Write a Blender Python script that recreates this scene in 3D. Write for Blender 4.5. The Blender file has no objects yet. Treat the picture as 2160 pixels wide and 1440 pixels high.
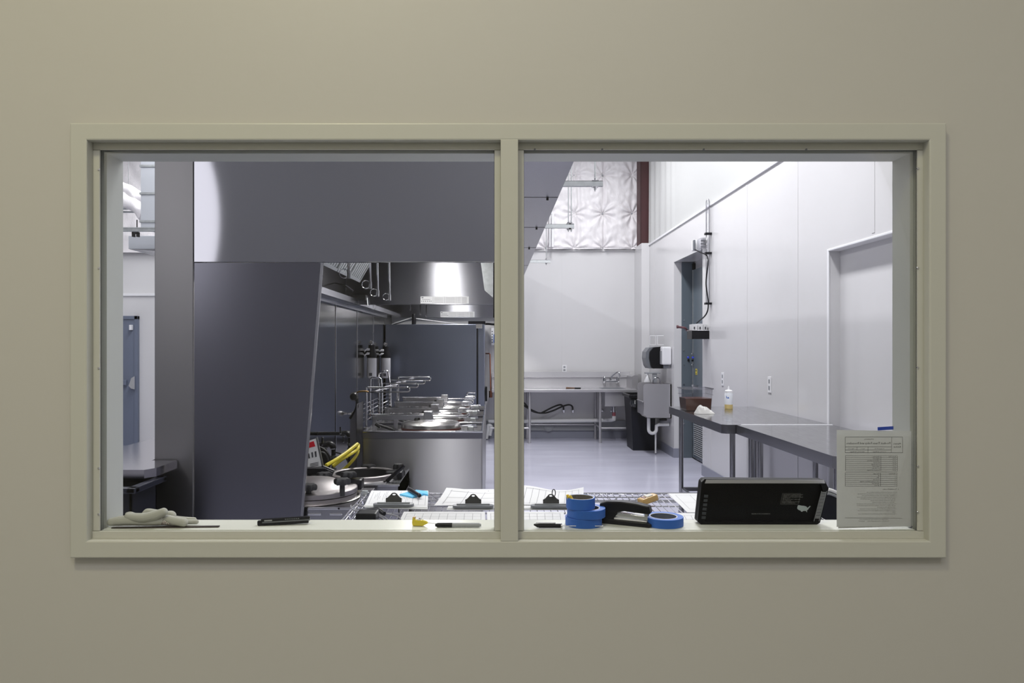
import bpy, bmesh, math, random
from mathutils import Vector, Matrix, Euler, noise
random.seed(7)
S = bpy.context.scene
C = S.collection
PI = math.pi
F = 1560.0; CX = 1040.0; CY = 730.0; EYE = 1.55      # focal length in px of a 2160 px wide frame, vanishing point, eye height
# ------------------------------------------------------------------ camera, world, lights, exposure
cd = bpy.data.cameras.new('camera'); cam = bpy.data.objects.new('camera', cd); C.objects.link(cam)
cam.location = (0, 0, EYE); cam.rotation_euler = (PI/2, 0, 0)
cd.sensor_width = 36; cd.lens = F/2160*36; cd.shift_x = (1080-CX)/2160; cd.shift_y = (CY-720)/2160
cd.clip_start = 0.05; cd.clip_end = 60
S.camera = cam
S.view_settings.view_transform = 'Standard'; S.view_settings.look = 'None'
S.view_settings.exposure = 0.0; S.view_settings.gamma = 1.0; S.view_settings.use_curve_mapping = False
w = bpy.data.worlds.new('world'); S.world = w; w.use_nodes = True
w.node_tree.nodes['Background'].inputs[0].default_value = (0.5, 0.52, 0.6, 1)
w.node_tree.nodes['Background'].inputs[1].default_value = 0.02
def area(name, loc, size, power, col, rot=(0, 0, 0), spread=PI):
    l = bpy.data.lights.new(name, 'AREA'); l.shape = 'RECTANGLE'; l.size, l.size_y = size
    l.energy = power; l.color = col; l.spread = spread
    o = bpy.data.objects.new(name, l); C.objects.link(o); o.location = loc; o.rotation_euler = rot
    return o
COOL = (0.975, 0.97, 1.0)
WARM = (1.0, 0.925, 0.56)
# kitchen: rows of linear lights under the open ceiling
for x in (1.25,):
    for y, pw in ((4.4, 125), (7.2, 120), (10.0, 100)):
        area('ceiling_light_kitchen', (x, y, 4.9), (0.35, 2.2), pw, COOL)
area('cooker_streak_light', (-0.52, 2.9, 2.62), (0.07, 0.4), 10, COOL, rot=(math.radians(30), 0, 0), spread=math.radians(80))  # added light without a fixture, draws the streak on the cooker front
for y in (3.0, 6.5, 9.8):
    area('ceiling_light_kitchen', (-3.9, y, 4.9), (0.35, 2.4), 105, COOL)
area('hood_light', (-0.60, 7.0, 2.70), (0.30, 1.7), 52, (1, 0.98, 0.96))
area('hood_light', (-0.60, 11.0, 2.70), (0.30, 1.4), 34, (1, 0.98, 0.96))
# hallway this side of the window
area('overhead_light_hall', (-1.1, -0.35, 5.1), (0.7, 0.5), 72, WARM)
area('overhead_light_hall', (0.0, -1.9, 5.1), (4.5, 1.6), 118, (1.0, 0.985, 0.965))  # broad added fill for the hall's general light, no fixture of its own
wl = area('hood_patch_light', (-2.62, 2.21, 2.62), (0.60, 1.5), 15, (1, 0.98, 0.99), rot=(-PI/2, 0, 0)); wl.data.shape = 'ELLIPSE'  # unseen added light, shaped for the bright patch mirrored in the hood end

# ------------------------------------------------------------------ helpers
def px(x, y, Y): return ((x-CX)*Y/F, Y, EYE-(y-CY)*Y/F)          # photo pixel + real distance -> point in the room
def XX(x, Y): return (x-CX)*Y/F
def ZZ(y, Y): return EYE-(y-CY)*Y/F
def YH(y, z): return F*(EYE-z)/(y-CY)                             # distance at which height z shows at row y

class MB:
    def __init__(s): s.v = []; s.f = []; s.sm = []
    def add(s, vs, fs, smooth=False, M=None):
        n = len(s.v)
        for p in vs:
            p = Vector(p)
            if M is not None: p = M @ p
            s.v.append(p)
        for f in fs: s.f.append([i+n for i in f]); s.sm.append(smooth)
        return s
    def box(s, x0, x1, y0, y1, z0, z1, M=None):
        vs = [(x, y, z) for x in (x0, x1) for y in (y0, y1) for z in (z0, z1)]
        return s.add(vs, [(0,1,3,2),(4,6,7,5),(0,4,5,1),(2,3,7,6),(0,2,6,4),(1,5,7,3)], M=M)
    def bbox(s, x0, x1, y0, y1, z0, z1, b=0.004, M=None):          # bevelled box
        bm = bmesh.new(); bmesh.ops.create_cube(bm, size=1)
        for v in bm.verts:
            v.co = Vector(((x0+x1)/2+v.co.x*(x1-x0), (y0+y1)/2+v.co.y*(y1-y0), (z0+z1)/2+v.co.z*(z1-z0)))
        bmesh.ops.bevel(bm, geom=list(bm.edges), offset=b, segments=2, profile=0.6, affect='EDGES')
        bm.verts.index_update()
        s.add([v.co.copy() for v in bm.verts], [[v.index for v in f.verts] for f in bm.faces], M=M); bm.free(); return s
    def prism(s, pts, d, axis='y', a=0.0, M=None):                  # outline pts extruded along an axis from a to a+d
        n = len(pts)
        def P(u, v, w):
            return (u, w, v) if axis == 'y' else ((w, u, v) if axis == 'x' else (u, v, w))
        vs = [P(u, v, a) for u, v in pts]+[P(u, v, a+d) for u, v in pts]
        fs = [list(range(n)), list(range(2*n-1, n-1, -1))]+[[i, i+n, (i+1) % n+n, (i+1) % n] for i in range(n)]
        return s.add(vs, fs, M=M)
    def cyl(s, p0, p1, r0, r1=None, n=16, caps=True, smooth=True):
        p0 = Vector(p0); p1 = Vector(p1); r1 = r0 if r1 is None else r1
        d = (p1-p0).normalized(); a = d.orthogonal().normalized(); b = d.cross(a)
        vs = []
        for p, r in ((p0, r0), (p1, r1)):
            for i in range(n):
                t = 2*PI*i/n; vs.append(p+a*(r*math.cos(t))+b*(r*math.sin(t)))
        s.add(vs, [[i, (i+1) % n, n+(i+1) % n, n+i] for i in range(n)], smooth)
        if caps: s.add(vs, [list(range(n))[::-1], list(range(n, 2*n))])
        return s
    def tube(s, pts, r, n=8, closed=False, rs=None):
        pts = [Vector(p) for p in pts]; m = len(pts); vs = []; prev = None
        for i, p in enumerate(pts):
            q0 = pts[i-1] if (i > 0 or closed) else p
            q1 = pts[(i+1) % m] if (i < m-1 or closed) else p
            d = (q1-q0).normalized()
            if prev is None: a = d.orthogonal().normalized()
            else:
                a = prev-d*prev.dot(d)
                a = a.normalized() if a.length > 1e-6 else d.orthogonal().normalized()
            prev = a; b = d.cross(a); rr = rs[i] if rs else r
            for k in range(n):
                t = 2*PI*k/n; vs.append(p+a*(rr*math.cos(t))+b*(rr*math.sin(t)))
        fs = []
        for i in range(m if closed else m-1):
            j = (i+1) % m
            for k in range(n): fs.append([i*n+k, i*n+(k+1) % n, j*n+(k+1) % n, j*n+k])
        s.add(vs, fs, True)
        if not closed: s.add(vs, [list(range(n))[::-1], list(range((m-1)*n, m*n))])
        return s
    def lathe(s, prof, c=(0, 0, 0), n=32, axis='z', M=None, smooth=True):
        vs = []; c = Vector(c)
        for r, h in prof:
            for i in range(n):
                t = 2*PI*i/n; u, v = r*math.cos(t), r*math.sin(t)
                p = (u, v, h) if axis == 'z' else ((u, h, v) if axis == 'y' else (h, u, v))
                vs.append(c+Vector(p))
        fs = []
        for j in range(len(prof)-1):
            for i in range(n): fs.append([j*n+i, j*n+(i+1) % n, (j+1)*n+(i+1) % n, (j+1)*n+i])
        return s.add(vs, fs, smooth, M=M)
    def grid(s, fn, nu, nv, smooth=True, M=None):
        vs = [fn(i/nu, j/nv) for j in range(nv+1) for i in range(nu+1)]
        fs = [[j*(nu+1)+i, j*(nu+1)+i+1, (j+1)*(nu+1)+i+1, (j+1)*(nu+1)+i] for j in range(nv) for i in range(nu)]
        return s.add(vs, fs, smooth, M=M)
    def build(s, name, mat, parent=None, **kw):
        me = bpy.data.meshes.new(name)
        loc = kw.pop('origin', None)
        off = Vector(loc) if loc is not None else Vector((0, 0, 0))
        me.from_pydata([tuple(p-off) for p in s.v], [], s.f); me.update()
        bm = bmesh.new(); bm.from_mesh(me)
        bmesh.ops.remove_doubles(bm, verts=bm.verts, dist=1e-6)
        if kw.pop('recalc', True): bmesh.ops.recalc_face_normals(bm, faces=bm.faces)
        bm.to_mesh(me); bm.free()
        if any(s.sm):
            me.polygons.foreach_set('use_smooth', [True]*len(me.polygons))
            try: me.set_sharp_from_angle(angle=math.radians(42))
            except Exception: pass
        o = bpy.data.objects.new(name, me); C.objects.link(o); me.materials.append(mat)
        o.location = off
        if parent is not None:
            o.parent = parent
            bpy.context.view_layer.update()
            o.matrix_parent_inverse = parent.matrix_world.inverted()
        return o
def tag(o, label=None, cat=None, group=None, kind=None):
    if label: o['label'] = label
    if cat: o['category'] = cat
    if group: o['group'] = group
    if kind: o['kind'] = kind
    return o
def thing(name, label, cat, loc=(0, 0, 0), group=None):
    o = bpy.data.objects.new(name, None); o.empty_display_size = 0.05; C.objects.link(o); o.location = loc
    bpy.context.view_layer.update()
    return tag(o, label, cat, group)
def struct(name, mb, m): return tag(mb.build(name, m), kind='structure')
def copy_tree(o, parent=None):
    c = o.copy(); C.objects.link(c)
    if parent is not None:
        mi = o.matrix_parent_inverse.copy(); c.parent = parent; c.matrix_parent_inverse = mi
    for ch in [k for k in bpy.data.objects if k.parent == o]: copy_tree(ch, c)
    return c
def arc(c, r, a0, a1, n, u=(1, 0, 0), v=(0, 0, 1)):
    c = Vector(c); u = Vector(u); v = Vector(v)
    return [c+u*(r*math.cos(a0+(a1-a0)*i/n))+v*(r*math.sin(a0+(a1-a0)*i/n)) for i in range(n+1)]
def smooth_path(pts, n=6):                                          # Catmull-Rom through the points
    P = [Vector(p) for p in pts]; P = [2*P[0]-P[1]]+P+[2*P[-1]-P[-2]]; out = []
    for i in range(1, len(P)-2):
        a, b, c, d = P[i-1], P[i], P[i+1], P[i+2]
        for k in range(n):
            t = k/n
            out.append(0.5*((2*b)+(c-a)*t+(2*a-5*b+4*c-d)*t*t+(3*b-a-3*c+d)*t**3))
    out.append(P[-2]); return out
def text_mesh(lines, M):                                            # lines: (text, x, y, size, align); returns MB of flat letters on a plane mapped by M
    mb = MB()
    for t, x, y, sz, al in lines:
        cu = bpy.data.curves.new('t', 'FONT'); cu.body = t; cu.size = sz; cu.align_x = al; cu.resolution_u = 1
        o = bpy.data.objects.new('t', cu); C.objects.link(o)
        bpy.context.view_layer.update()
        me = bpy.data.meshes.new_from_object(o.evaluated_get(bpy.context.evaluated_depsgraph_get()))
        mb.add([M @ Vector((v.co.x+x, v.co.y+y, 0)) for v in me.vertices], [list(p.vertices) for p in me.polygons])
        bpy.data.objects.remove(o); bpy.data.curves.remove(cu); bpy.data.meshes.remove(me)
    return mb

# ------------------------------------------------------------------ materials
def mat(name, col, rough=0.5, metal=0.0, bump=0, bscale=40, var=0, vscale=3, tangent=None, aniso=0, trans=0, ior=1.45, coat=0, stretch=None, rvar=0, spec=None, sub=0):
    m = bpy.data.materials.new(name); m.use_nodes = True; nt = m.node_tree; N = nt.nodes; L = nt.links
    b = N['Principled BSDF']; b.inputs['Base Color'].default_value = (*col, 1)
    b.inputs['Roughness'].default_value = rough; b.inputs['Metallic'].default_value = metal
    b.inputs['Transmission Weight'].default_value = trans; b.inputs['IOR'].default_value = ior
    b.inputs['Coat Weight'].default_value = coat; b.inputs['Coat Roughness'].default_value = 0.08
    if spec is not None: b.inputs['Specular IOR Level'].default_value = spec
    if sub: b.inputs['Subsurface Weight'].default_value = sub; b.inputs['Subsurface Radius'].default_value = (0.01, 0.01, 0.01)
    if bump or var or rvar:
        tc = N.new('ShaderNodeTexCoord'); mp = N.new('ShaderNodeMapping'); L.new(tc.outputs['Object'], mp.inputs[0])
        if stretch: mp.inputs['Scale'].default_value = stretch
    if var or rvar:
        nz = N.new('ShaderNodeTexNoise'); nz.inputs['Scale'].default_value = vscale; nz.inputs['Detail'].default_value = 5
        L.new(mp.outputs[0], nz.inputs['Vector'])
        if var:
            mx = N.new('ShaderNodeMix'); mx.data_type = 'RGBA'
            mx.inputs[6].default_value = (*[c*(1-var) for c in col], 1); mx.inputs[7].default_value = (*[min(1, c*(1+var)) for c in col], 1)
            L.new(nz.outputs['Fac'], mx.inputs[0]); L.new(mx.outputs[2], b.inputs['Base Color'])
        if rvar:
            mr = N.new('ShaderNodeMapRange'); mr.inputs[1].default_value = 0.3; mr.inputs[2].default_value = 0.7
            mr.inputs[3].default_value = max(0.02, rough-rvar); mr.inputs[4].default_value = rough+rvar
            L.new(nz.outputs['Fac'], mr.inputs[0]); L.new(mr.outputs[0], b.inputs['Roughness'])
    if bump:
        n2 = N.new('ShaderNodeTexNoise'); n2.inputs['Scale'].default_value = bscale; n2.inputs['Detail'].default_value = 3
        L.new(mp.outputs[0], n2.inputs['Vector'])
        bp = N.new('ShaderNodeBump'); bp.inputs['Strength'].default_value = bump; bp.inputs['Distance'].default_value = 0.01
        L.new(n2.outputs['Fac'], bp.inputs['Height']); L.new(bp.outputs[0], b.inputs['Normal'])
    if aniso:
        b.inputs['Anisotropic'].default_value = aniso
        cx = N.new('ShaderNodeCombineXYZ')
        for i in range(3): cx.inputs[i].default_value = tangent[i]
        L.new(cx.outputs[0], b.inputs['Tangent'])
    return m
M = {}
M['hall'] = mat('hall_paint', (0.495, 0.482, 0.458), 0.42, bump=0.02, bscale=60)
M['trim'] = mat('frame_paint', (0.50, 0.50, 0.462), 0.32)
M['reveal'] = mat('reveal_paint', (0.46, 0.475, 0.455), 0.45)
M['sill'] = mat('sill_paint', (0.74, 0.75, 0.68), 0.25)
M['frp'] = mat('white_wall_panel', (0.655, 0.648, 0.657), 0.16, bump=0.10, bscale=2.2, var=0.03, vscale=1.2, rvar=0.05)
M['smooth'] = mat('white_liner', (0.53, 0.535, 0.53), 0.45)
M['cap'] = mat('white_trim_plastic', (0.80, 0.80, 0.82), 0.3)
M['insul'] = mat('insulation_vinyl', (0.80, 0.775, 0.79), 0.38, bump=0.35, bscale=42, spec=0.4, stretch=(1.6, 1, 0.7))
M['red'] = mat('red_primer_steel', (0.055, 0.013, 0.016), 0.5, var=0.2, vscale=6)
M['floor'] = mat('floor_epoxy', (0.50, 0.50, 0.60), 0.16, var=0.08, vscale=1.5, bump=0.03, bscale=8, rvar=0.06, stretch=(0.6, 2, 1))
M['base'] = mat('cove_base', (0.26, 0.27, 0.33), 0.3)
M['hfloor'] = mat('hall_floor', (0.30, 0.31, 0.33), 0.35)
M['ceil'] = mat('ceiling_liner', (0.55, 0.55, 0.58), 0.6)
M['steel'] = mat('stainless', (0.42, 0.42, 0.45), 0.24, 1, rvar=0.05, vscale=3)
M['inwall'] = mat('kitchen_window_wall', (0.30, 0.30, 0.31), 0.5)
M['partition'] = mat('stainless_clad_end', (0.22, 0.215, 0.22), 0.42, 1, aniso=0.6, tangent=(0, 0, 1))
M['steelv'] = mat('stainless_brushed_front', (0.33, 0.33, 0.36), 0.34, 1, aniso=0.95, tangent=(0, 0, 1), rvar=0.03, vscale=1.5)
M['cabfront'] = mat('brushed_cabinet', (0.36, 0.355, 0.36), 0.31, 1, aniso=0.98, tangent=(0, 0, 1), rvar=0.03, vscale=1.5)
M['hoodend'] = mat('stainless_hood', (0.31, 0.31, 0.34), 0.06, 1, bump=0.006, bscale=0.9)
M['skirt'] = mat('stainless_skirt', (0.16, 0.16, 0.19), 0.30, 1, aniso=0.6, tangent=(0, 0, 1), bump=0.012, bscale=1.2)
M['splash'] = mat('stainless_backsplash', (0.16, 0.153, 0.148), 0.15, 1, bump=0.03, bscale=2.0)
M['table'] = mat('stainless_top', (0.40, 0.40, 0.42), 0.17, 1, bump=0.02, bscale=3, rvar=0.06, vscale=8, stretch=(8, 1, 1))
M['satin'] = mat('satin_stainless', (0.50, 0.49, 0.51), 0.28, 0.6, bump=0.02, bscale=4)
M['tleg'] = mat('stainless_leg', (0.30, 0.30, 0.32), 0.25, 1)
M['plenum'] = mat('stainless_plenum', (0.33, 0.33, 0.37), 0.27, 1, bump=0.03, bscale=1.6)
M['cooler'] = mat('steel_blue', (0.30, 0.33, 0.42), 0.28, 1, bump=0.02, bscale=2)
M['chrome'] = mat('chrome', (0.75, 0.75, 0.77), 0.12, 1)
M['galv'] = mat('galvanised', (0.50, 0.52, 0.53), 0.38, 1, var=0.25, vscale=25)
M['duct'] = mat('duct_metal', (0.50, 0.52, 0.56), 0.45, 0.7)
M['alu'] = mat('cast_aluminium', (0.29, 0.27, 0.275), 0.42, 1, bump=0.08, bscale=40, var=0.15, vscale=12)
M['lid'] = mat('polished_lid', (0.72, 0.70, 0.68), 0.25, 1)
M['white'] = mat('white_plastic', (0.82, 0.82, 0.84), 0.35)
M['pvc'] = mat('white_pipe', (0.70, 0.70, 0.70), 0.4)
M['black'] = mat('black_plastic', (0.006, 0.006, 0.009), 0.32, spec=0.25)
M['blackm'] = mat('black_matt', (0.014, 0.014, 0.017), 0.6, bump=0.05, bscale=60)
M['rubber'] = mat('black_rubber', (0.012, 0.012, 0.013), 0.55)
M['bin'] = mat('bin_plastic', (0.006, 0.007, 0.014), 0.5, spec=0.3)
M['devblack'] = mat('device_black', (0.002, 0.002, 0.003), 0.4, spec=0.15)
M['iron'] = mat('black_iron', (0.03, 0.03, 0.032), 0.35, 0.6)
M['brass'] = mat('brass', (0.22, 0.14, 0.06), 0.35, 1)
M['copper'] = mat('copper', (0.40, 0.17, 0.11), 0.35, 1)
M['redp'] = mat('red_silicone', (0.13, 0.035, 0.03), 0.4)
M['redink'] = mat('red_ink', (0.55, 0.015, 0.03), 0.4)
M['yellow'] = mat('yellow_hose', (0.72, 0.60, 0.04), 0.35)
M['yplastic'] = mat('yellow_plastic', (0.62, 0.50, 0.04), 0.35, bump=0.05, bscale=80)
M['tan'] = mat('tan_plastic', (0.50, 0.32, 0.12), 0.4)
M['blue'] = mat('blue_tape', (0.025, 0.12, 0.48), 0.5, bump=0.05, bscale=150)
M['bluestrip'] = mat('blue_strip', (0.01, 0.05, 0.40), 0.5)
M['bluepad'] = mat('blue_paper', (0.12, 0.48, 0.78), 0.6)
M['card'] = mat('cardboard_core', (0.13, 0.12, 0.115), 0.8, var=0.5, vscale=120)
M['coredark'] = mat('core_inside', (0.07, 0.08, 0.12), 0.6)
M['core'] = mat('white_core', (0.62, 0.60, 0.56), 0.7)
M['paper'] = mat('paper', (0.66, 0.66, 0.67), 0.7)
M['sheet'] = mat('posted_sheet', (0.62, 0.635, 0.68), 0.7)
M['ink'] = mat('ink', (0.06, 0.06, 0.07), 0.7)
M['inklight'] = mat('ink_light', (0.17, 0.17, 0.19), 0.7)
M['glove'] = mat('knit_cotton', (0.44, 0.44, 0.40), 0.85)
M['cloth'] = mat('white_cloth', (0.60, 0.59, 0.56), 0.85, bump=0.1, bscale=60)
M['ggrey'] = mat('grey_plastic', (0.16, 0.17, 0.19), 0.35)
M['gmid'] = mat('mid_grey_plastic', (0.30, 0.31, 0.33), 0.45)
M['door'] = mat('door_paint', (0.105, 0.13, 0.155), 0.3)
M['doorb'] = mat('blue_grey_door_paint', (0.15, 0.175, 0.24), 0.35)
M['sauce'] = mat('brown_sauce', (0.10, 0.028, 0.012), 0.15)
M['oil'] = mat('yellow_oil', (0.62, 0.48, 0.20), 0.3)
M['translucent'] = mat('translucent_plastic', (0.72, 0.74, 0.78), 0.3, sub=0.3)
M['wood'] = mat('brown_wood', (0.14, 0.07, 0.035), 0.5)
M['dark'] = mat('dark_gap', (0.006, 0.006, 0.008), 0.7)
M['bluedot'] = mat('blue_button', (0.05, 0.08, 0.6), 0.3)
M['mapgrey'] = mat('map_grey', (0.33, 0.38, 0.40), 0.5)
M['finetext'] = mat('fine_print', (0.22, 0.22, 0.22), 0.6)
M['cord'] = mat('grey_cord', (0.22, 0.22, 0.24), 0.4)
M['bottle'] = mat('filter_cartridge', (0.55, 0.55, 0.57), 0.35)
# knit bump on the gloves
nt = M['glove'].node_tree; tc = nt.nodes.new('ShaderNodeTexCoord'); wv = nt.nodes.new('ShaderNodeTexWave')
wv.inputs['Scale'].default_value = 190; wv.inputs['Distortion'].default_value = 1.2; wv.wave_type = 'BANDS'; wv.bands_direction = 'DIAGONAL'
bp = nt.nodes.new('ShaderNodeBump'); bp.inputs['Strength'].default_value = 0.45; bp.inputs['Distance'].default_value = 0.0006
nt.links.new(tc.outputs['Object'], wv.inputs['Vector']); nt.links.new(wv.outputs['Fac'], bp.inputs['Height'])
nt.links.new(bp.outputs[0], nt.nodes['Principled BSDF'].inputs['Normal'])
def clear(name, tint, refl=0.05, maxr=0.6):
    m = bpy.data.materials.new(name); m.use_nodes = True; nt = m.node_tree; nt.nodes.clear()
    o = nt.nodes.new('ShaderNodeOutputMaterial'); mx = nt.nodes.new('ShaderNodeMixShader')
    t = nt.nodes.new('ShaderNodeBsdfTransparent'); t.inputs[0].default_value = (*tint, 1)
    g = nt.nodes.new('ShaderNodeBsdfGlossy'); g.inputs['Roughness'].default_value = 0.02
    lw = nt.nodes.new('ShaderNodeLayerWeight'); lw.inputs[0].default_value = 0.5
    mr = nt.nodes.new('ShaderNodeMapRange'); mr.inputs[3].default_value = refl; mr.inputs[4].default_value = maxr; mr.inputs[1].default_value = 0.2
    nt.links.new(lw.outputs['Fresnel'], mr.inputs[0])
    nt.links.new(mr.outputs[0], mx.inputs[0]); nt.links.new(t.outputs[0], mx.inputs[1]); nt.links.new(g.outputs[0], mx.inputs[2])
    nt.links.new(mx.outputs[0], o.inputs[0]); return m
M['glass'] = clear('window_glass', (0.985, 0.99, 0.985), 0.014, 0.3)
M['clearp'] = clear('clear_plastic', (0.88, 0.88, 0.90), 0.04, 0.5)
M['cleart'] = clear('clear_tube', (0.93, 0.93, 0.95), 0.10, 0.7)

# ------------------------------------------------------------------ the setting
WX0, WX1 = -6.4, 3.6
OX0, OX1, OZ0, OZ1 = -1.115, 1.200, 1.0165, 2.116            # hole in the wall
IY = 2.192                                                    # kitchen face of the wall
def hole_wall(x0, x1, z0, z1, ax0, ax1, az0, az1, y0, y1):
    return MB().box(x0, ax0, y0, y1, z0, z1).box(ax1, x1, y0, y1, z0, z1).box(ax0, ax1, y0, y1, z0, az0).box(ax0, ax1, y0, y1, az1, z1)
struct('wall_front', hole_wall(WX0, WX1, 0, 5.3, OX0-0.01, OX1+0.01, OZ0-0.01, OZ1+0.01, 2.055, 2.10), M['hall'])
# reveal box on the kitchen side
RX0, RX1, RZ0, RZ1 = -1.0966, 1.1836, 1.035, 2.097
struct('wall_front_inner', hole_wall(RX0-0.05, RX1+0.05, RZ0-0.05, RZ1+0.05, RX0, RX1, RZ0-0.028, RZ1, 2.10, IY), M['reveal'])
struct('wall_kitchen_near', hole_wall(WX0, WX1, 0, 5.3, RX0-0.05, RX1+0.05, RZ0-0.05, RZ1+0.05, 2.10, IY), M['inwall'])
# the window: frame profile, mullion, stops, two panes
f = MB()
tx0, tx1, tz0, tz1 = XX(147, 2.03), XX(1997, 2.03), ZZ(1177, 2.03), ZZ(259, 2.03)
MX0, MX1 = 0.0208, 0.069
def ring(mb, x0, x1, z0, z1, ix0, ix1, iz0, iz1, y0, y1, b=0):
    fb = mb.bbox if b else mb.box
    k = {'b': b} if b else {}
    fb(x0, ix0, y0, y1, z0, z1, **k); fb(ix1, x1, y0, y1, z0, z1, **k)
    fb(ix0-b*2, ix1+b*2, y0, y1, z0, iz0, **k); fb(ix0-b*2, ix1+b*2, y0, y1, iz1, z1, **k)
# one mitred profile all round
def frame_sweep(mb, prof, x0, x1, z0, z1):
    # prof: (inset, y) pairs; inset measured inward from the outer rectangle
    n = len(prof); vs = []
    for (d, y) in prof:
        vs += [(x0+d, y, z0+d), (x1-d, y, z0+d), (x1-d, y, z1-d), (x0+d, y, z1-d)]
    fs = []
    for j in range(n-1):
        for i in range(4): fs.append([j*4+i, j*4+(i+1) % 4, (j+1)*4+(i+1) % 4, (j+1)*4+i])
    mb.add(vs, fs)
w_ = OX0-tx0
frame_sweep(f, [(0, 2.056), (0, 2.033), (0.002, 2.0305), (0.004, 2.03), (w_-0.004, 2.03), (w_-0.001, 2.031), (w_, 2.034), (w_, 2.07), (w_+0.0, 2.10), (0, 2.10)], tx0, tx1, tz0, tz1)
f.bbox(MX0, MX1, 2.03, 2.075, OZ0-0.002, OZ1+0.002, b=0.002)
win = f.build('window_1', M['trim']); tag(win, kind='structure')
def stops(ax0, ax1, gx0, gx1):
    s = MB()
    s.bbox(ax0, ax1, 2.061, 2.068, OZ1-0.019, OZ1, b=0.0012)
    s.bbox(ax0, ax1, 2.057, 2.068, OZ0-0.001, OZ0+0.0185, b=0.0006)
    s.bbox(ax0, gx0, 2.061, 2.068, OZ0+0.0195, OZ1-0.0195, b=0.0012)
    s.bbox(gx1, ax1, 2.061, 2.068, OZ0+0.0195, OZ1-0.0195, b=0.0012)
    s.build('glazing_stop', M['trim'], win)
    g = MB().box(ax0+0.004, ax1-0.004, 2.0685, 2.0745, OZ0+0.01, OZ1-0.01); g.build('glass_pane', M['glass'], win)
    g = MB(); e = 0.0008
    g.box(gx0-e, gx0+e, 2.0675, 2.0684, RZ0, RZ1).box(gx1-e, gx1+e, 2.0675, 2.0684, RZ0, RZ1).box(gx0, gx1, 2.0675, 2.0684, RZ1-e, RZ1+e)
    g.build('glazing_gasket', M['dark'], win)
stops(OX0, MX0, RX0, 0.004); stops(MX1, OX1, 0.0859, RX1)
for (x, y) in [(208, 357), (208, 565), (208, 776), (208, 987), (208, 1084)]+[(1936, v) for v in (355, 565, 775, 983, 1080)]:
    p = px(x, y, 2.0605); MB().cyl((p[0], 2.0585, p[2]), (p[0], 2.062, p[2]), 0.0028, n=12).build('screw', M['chrome'], win)
for x in (1128, 1270, 1484, 1700):
    p = px(x, 317, 2.062); MB().cyl((p[0], 2.0585, p[2]+0.002), (p[0], 2.062, p[2]+0.002), 0.0028, n=12).build('screw', M['ggrey'], win)
bm_ = MB().box(0.004, 0.0859, 2.076, 2.108, RZ0, RZ1); bm_.build('mullion_back', M['reveal'], win)
MB().box(RX0, RX1, 2.075, IY+0.004, RZ0-0.028, RZ0).build('window_sill', M['sill'], win)
# kitchen shell
struct('floor', MB().box(WX0, WX1, 2.0, 13.0, -0.1, 0), M['floor'])
struct('floor_hall', MB().box(WX0, WX1, -3.2, 2.0, -0.1, 0), M['hfloor'])
struct('ceiling', MB().box(WX0, WX1, 2.1, 13.0, 5.2, 5.3), M['ceil'])
struct('ceiling_hall', MB().box(WX0, WX1, -3.2, 2.055, 5.2, 5.3), M['smooth'])
struct('wall_hall_back', MB().box(WX0, WX1, -3.2, -3.1, 0, 5.2), M['hall'])
struct('wall_hall_left', MB().box(-3.4, -3.3, -3.1, 2.055, 0, 5.2), M['hall'])
struct('wall_hall_right', MB().box(3.3, 3.4, -3.1, 2.055, 0, 5.2), M['hall'])
# right wall of the kitchen, with two recesses
WR = 2.52; PT = 3.17
rw = MB()
def seg(y0, y1, z0, z1, x=WR, t=0.9): rw.box(x, x+t, y0, y1, z0, z1)
seg(10.3, 12.5, 0, PT); seg(8.9, 10.3, 2.72, PT); seg(8.9, 10.3, 0, PT, x=2.80, t=0.6); seg(5.55, 8.9, 0, PT)
seg(4.2, 5.55, 2.28, PT); seg(4.2, 5.55, 0, PT, x=2.605, t=0.8); seg(IY, 4.2, 0, PT)
struct('wall_right', rw, M['frp'])
seam = MB()
for y in (8.57, 7.35, 6.13, 4.9, 3.7): seam.bbox(WR-0.003, WR, y-0.02, y+0.02, 0.13 if y > 5.6 else 2.3, PT, b=0.0012)
for y in (11.6,): seam.bbox(WR-0.003, WR, y-0.02, y+0.02, 0.13, PT, b=0.0012)
struct('trim_1', seam, M['frp'])
cap = MB(); cap.bbox(WR-0.018, WR+0.05, IY, 12.5, PT, PT+0.03, b=0.005); struct('trim_2', cap, M['cap'])
hd = MB(); hd.bbox(WR-0.006, 2.605, 4.2, 5.55, 2.262, 2.28, b=0.004); hd.bbox(WR-0.004, WR+0.004, 5.545, 5.575, 0.13, 2.28, b=0.003)
struct('trim_3', hd, M['cap'])
struct('wall_right_upper', MB().box(2.56, 3.4, IY, 12.5, PT+0.03, 5.2), M['smooth'])
# pleated liner near the corner, above the panels
def pleat(u, v):
    y = 12.05-u*1.75
    k = max(0, 1-u)**0.5
    d = (0.014*math.sin(u*2*PI*5.5)*(1-v*0.2)+0.006*math.sin(u*40+v*2))*k
    return (2.535+0.026*(1-k)+d, y, PT+0.03+v*2.0)
struct('wall_right_liner', MB().grid(pleat, 90, 6), M['smooth'])
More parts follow.
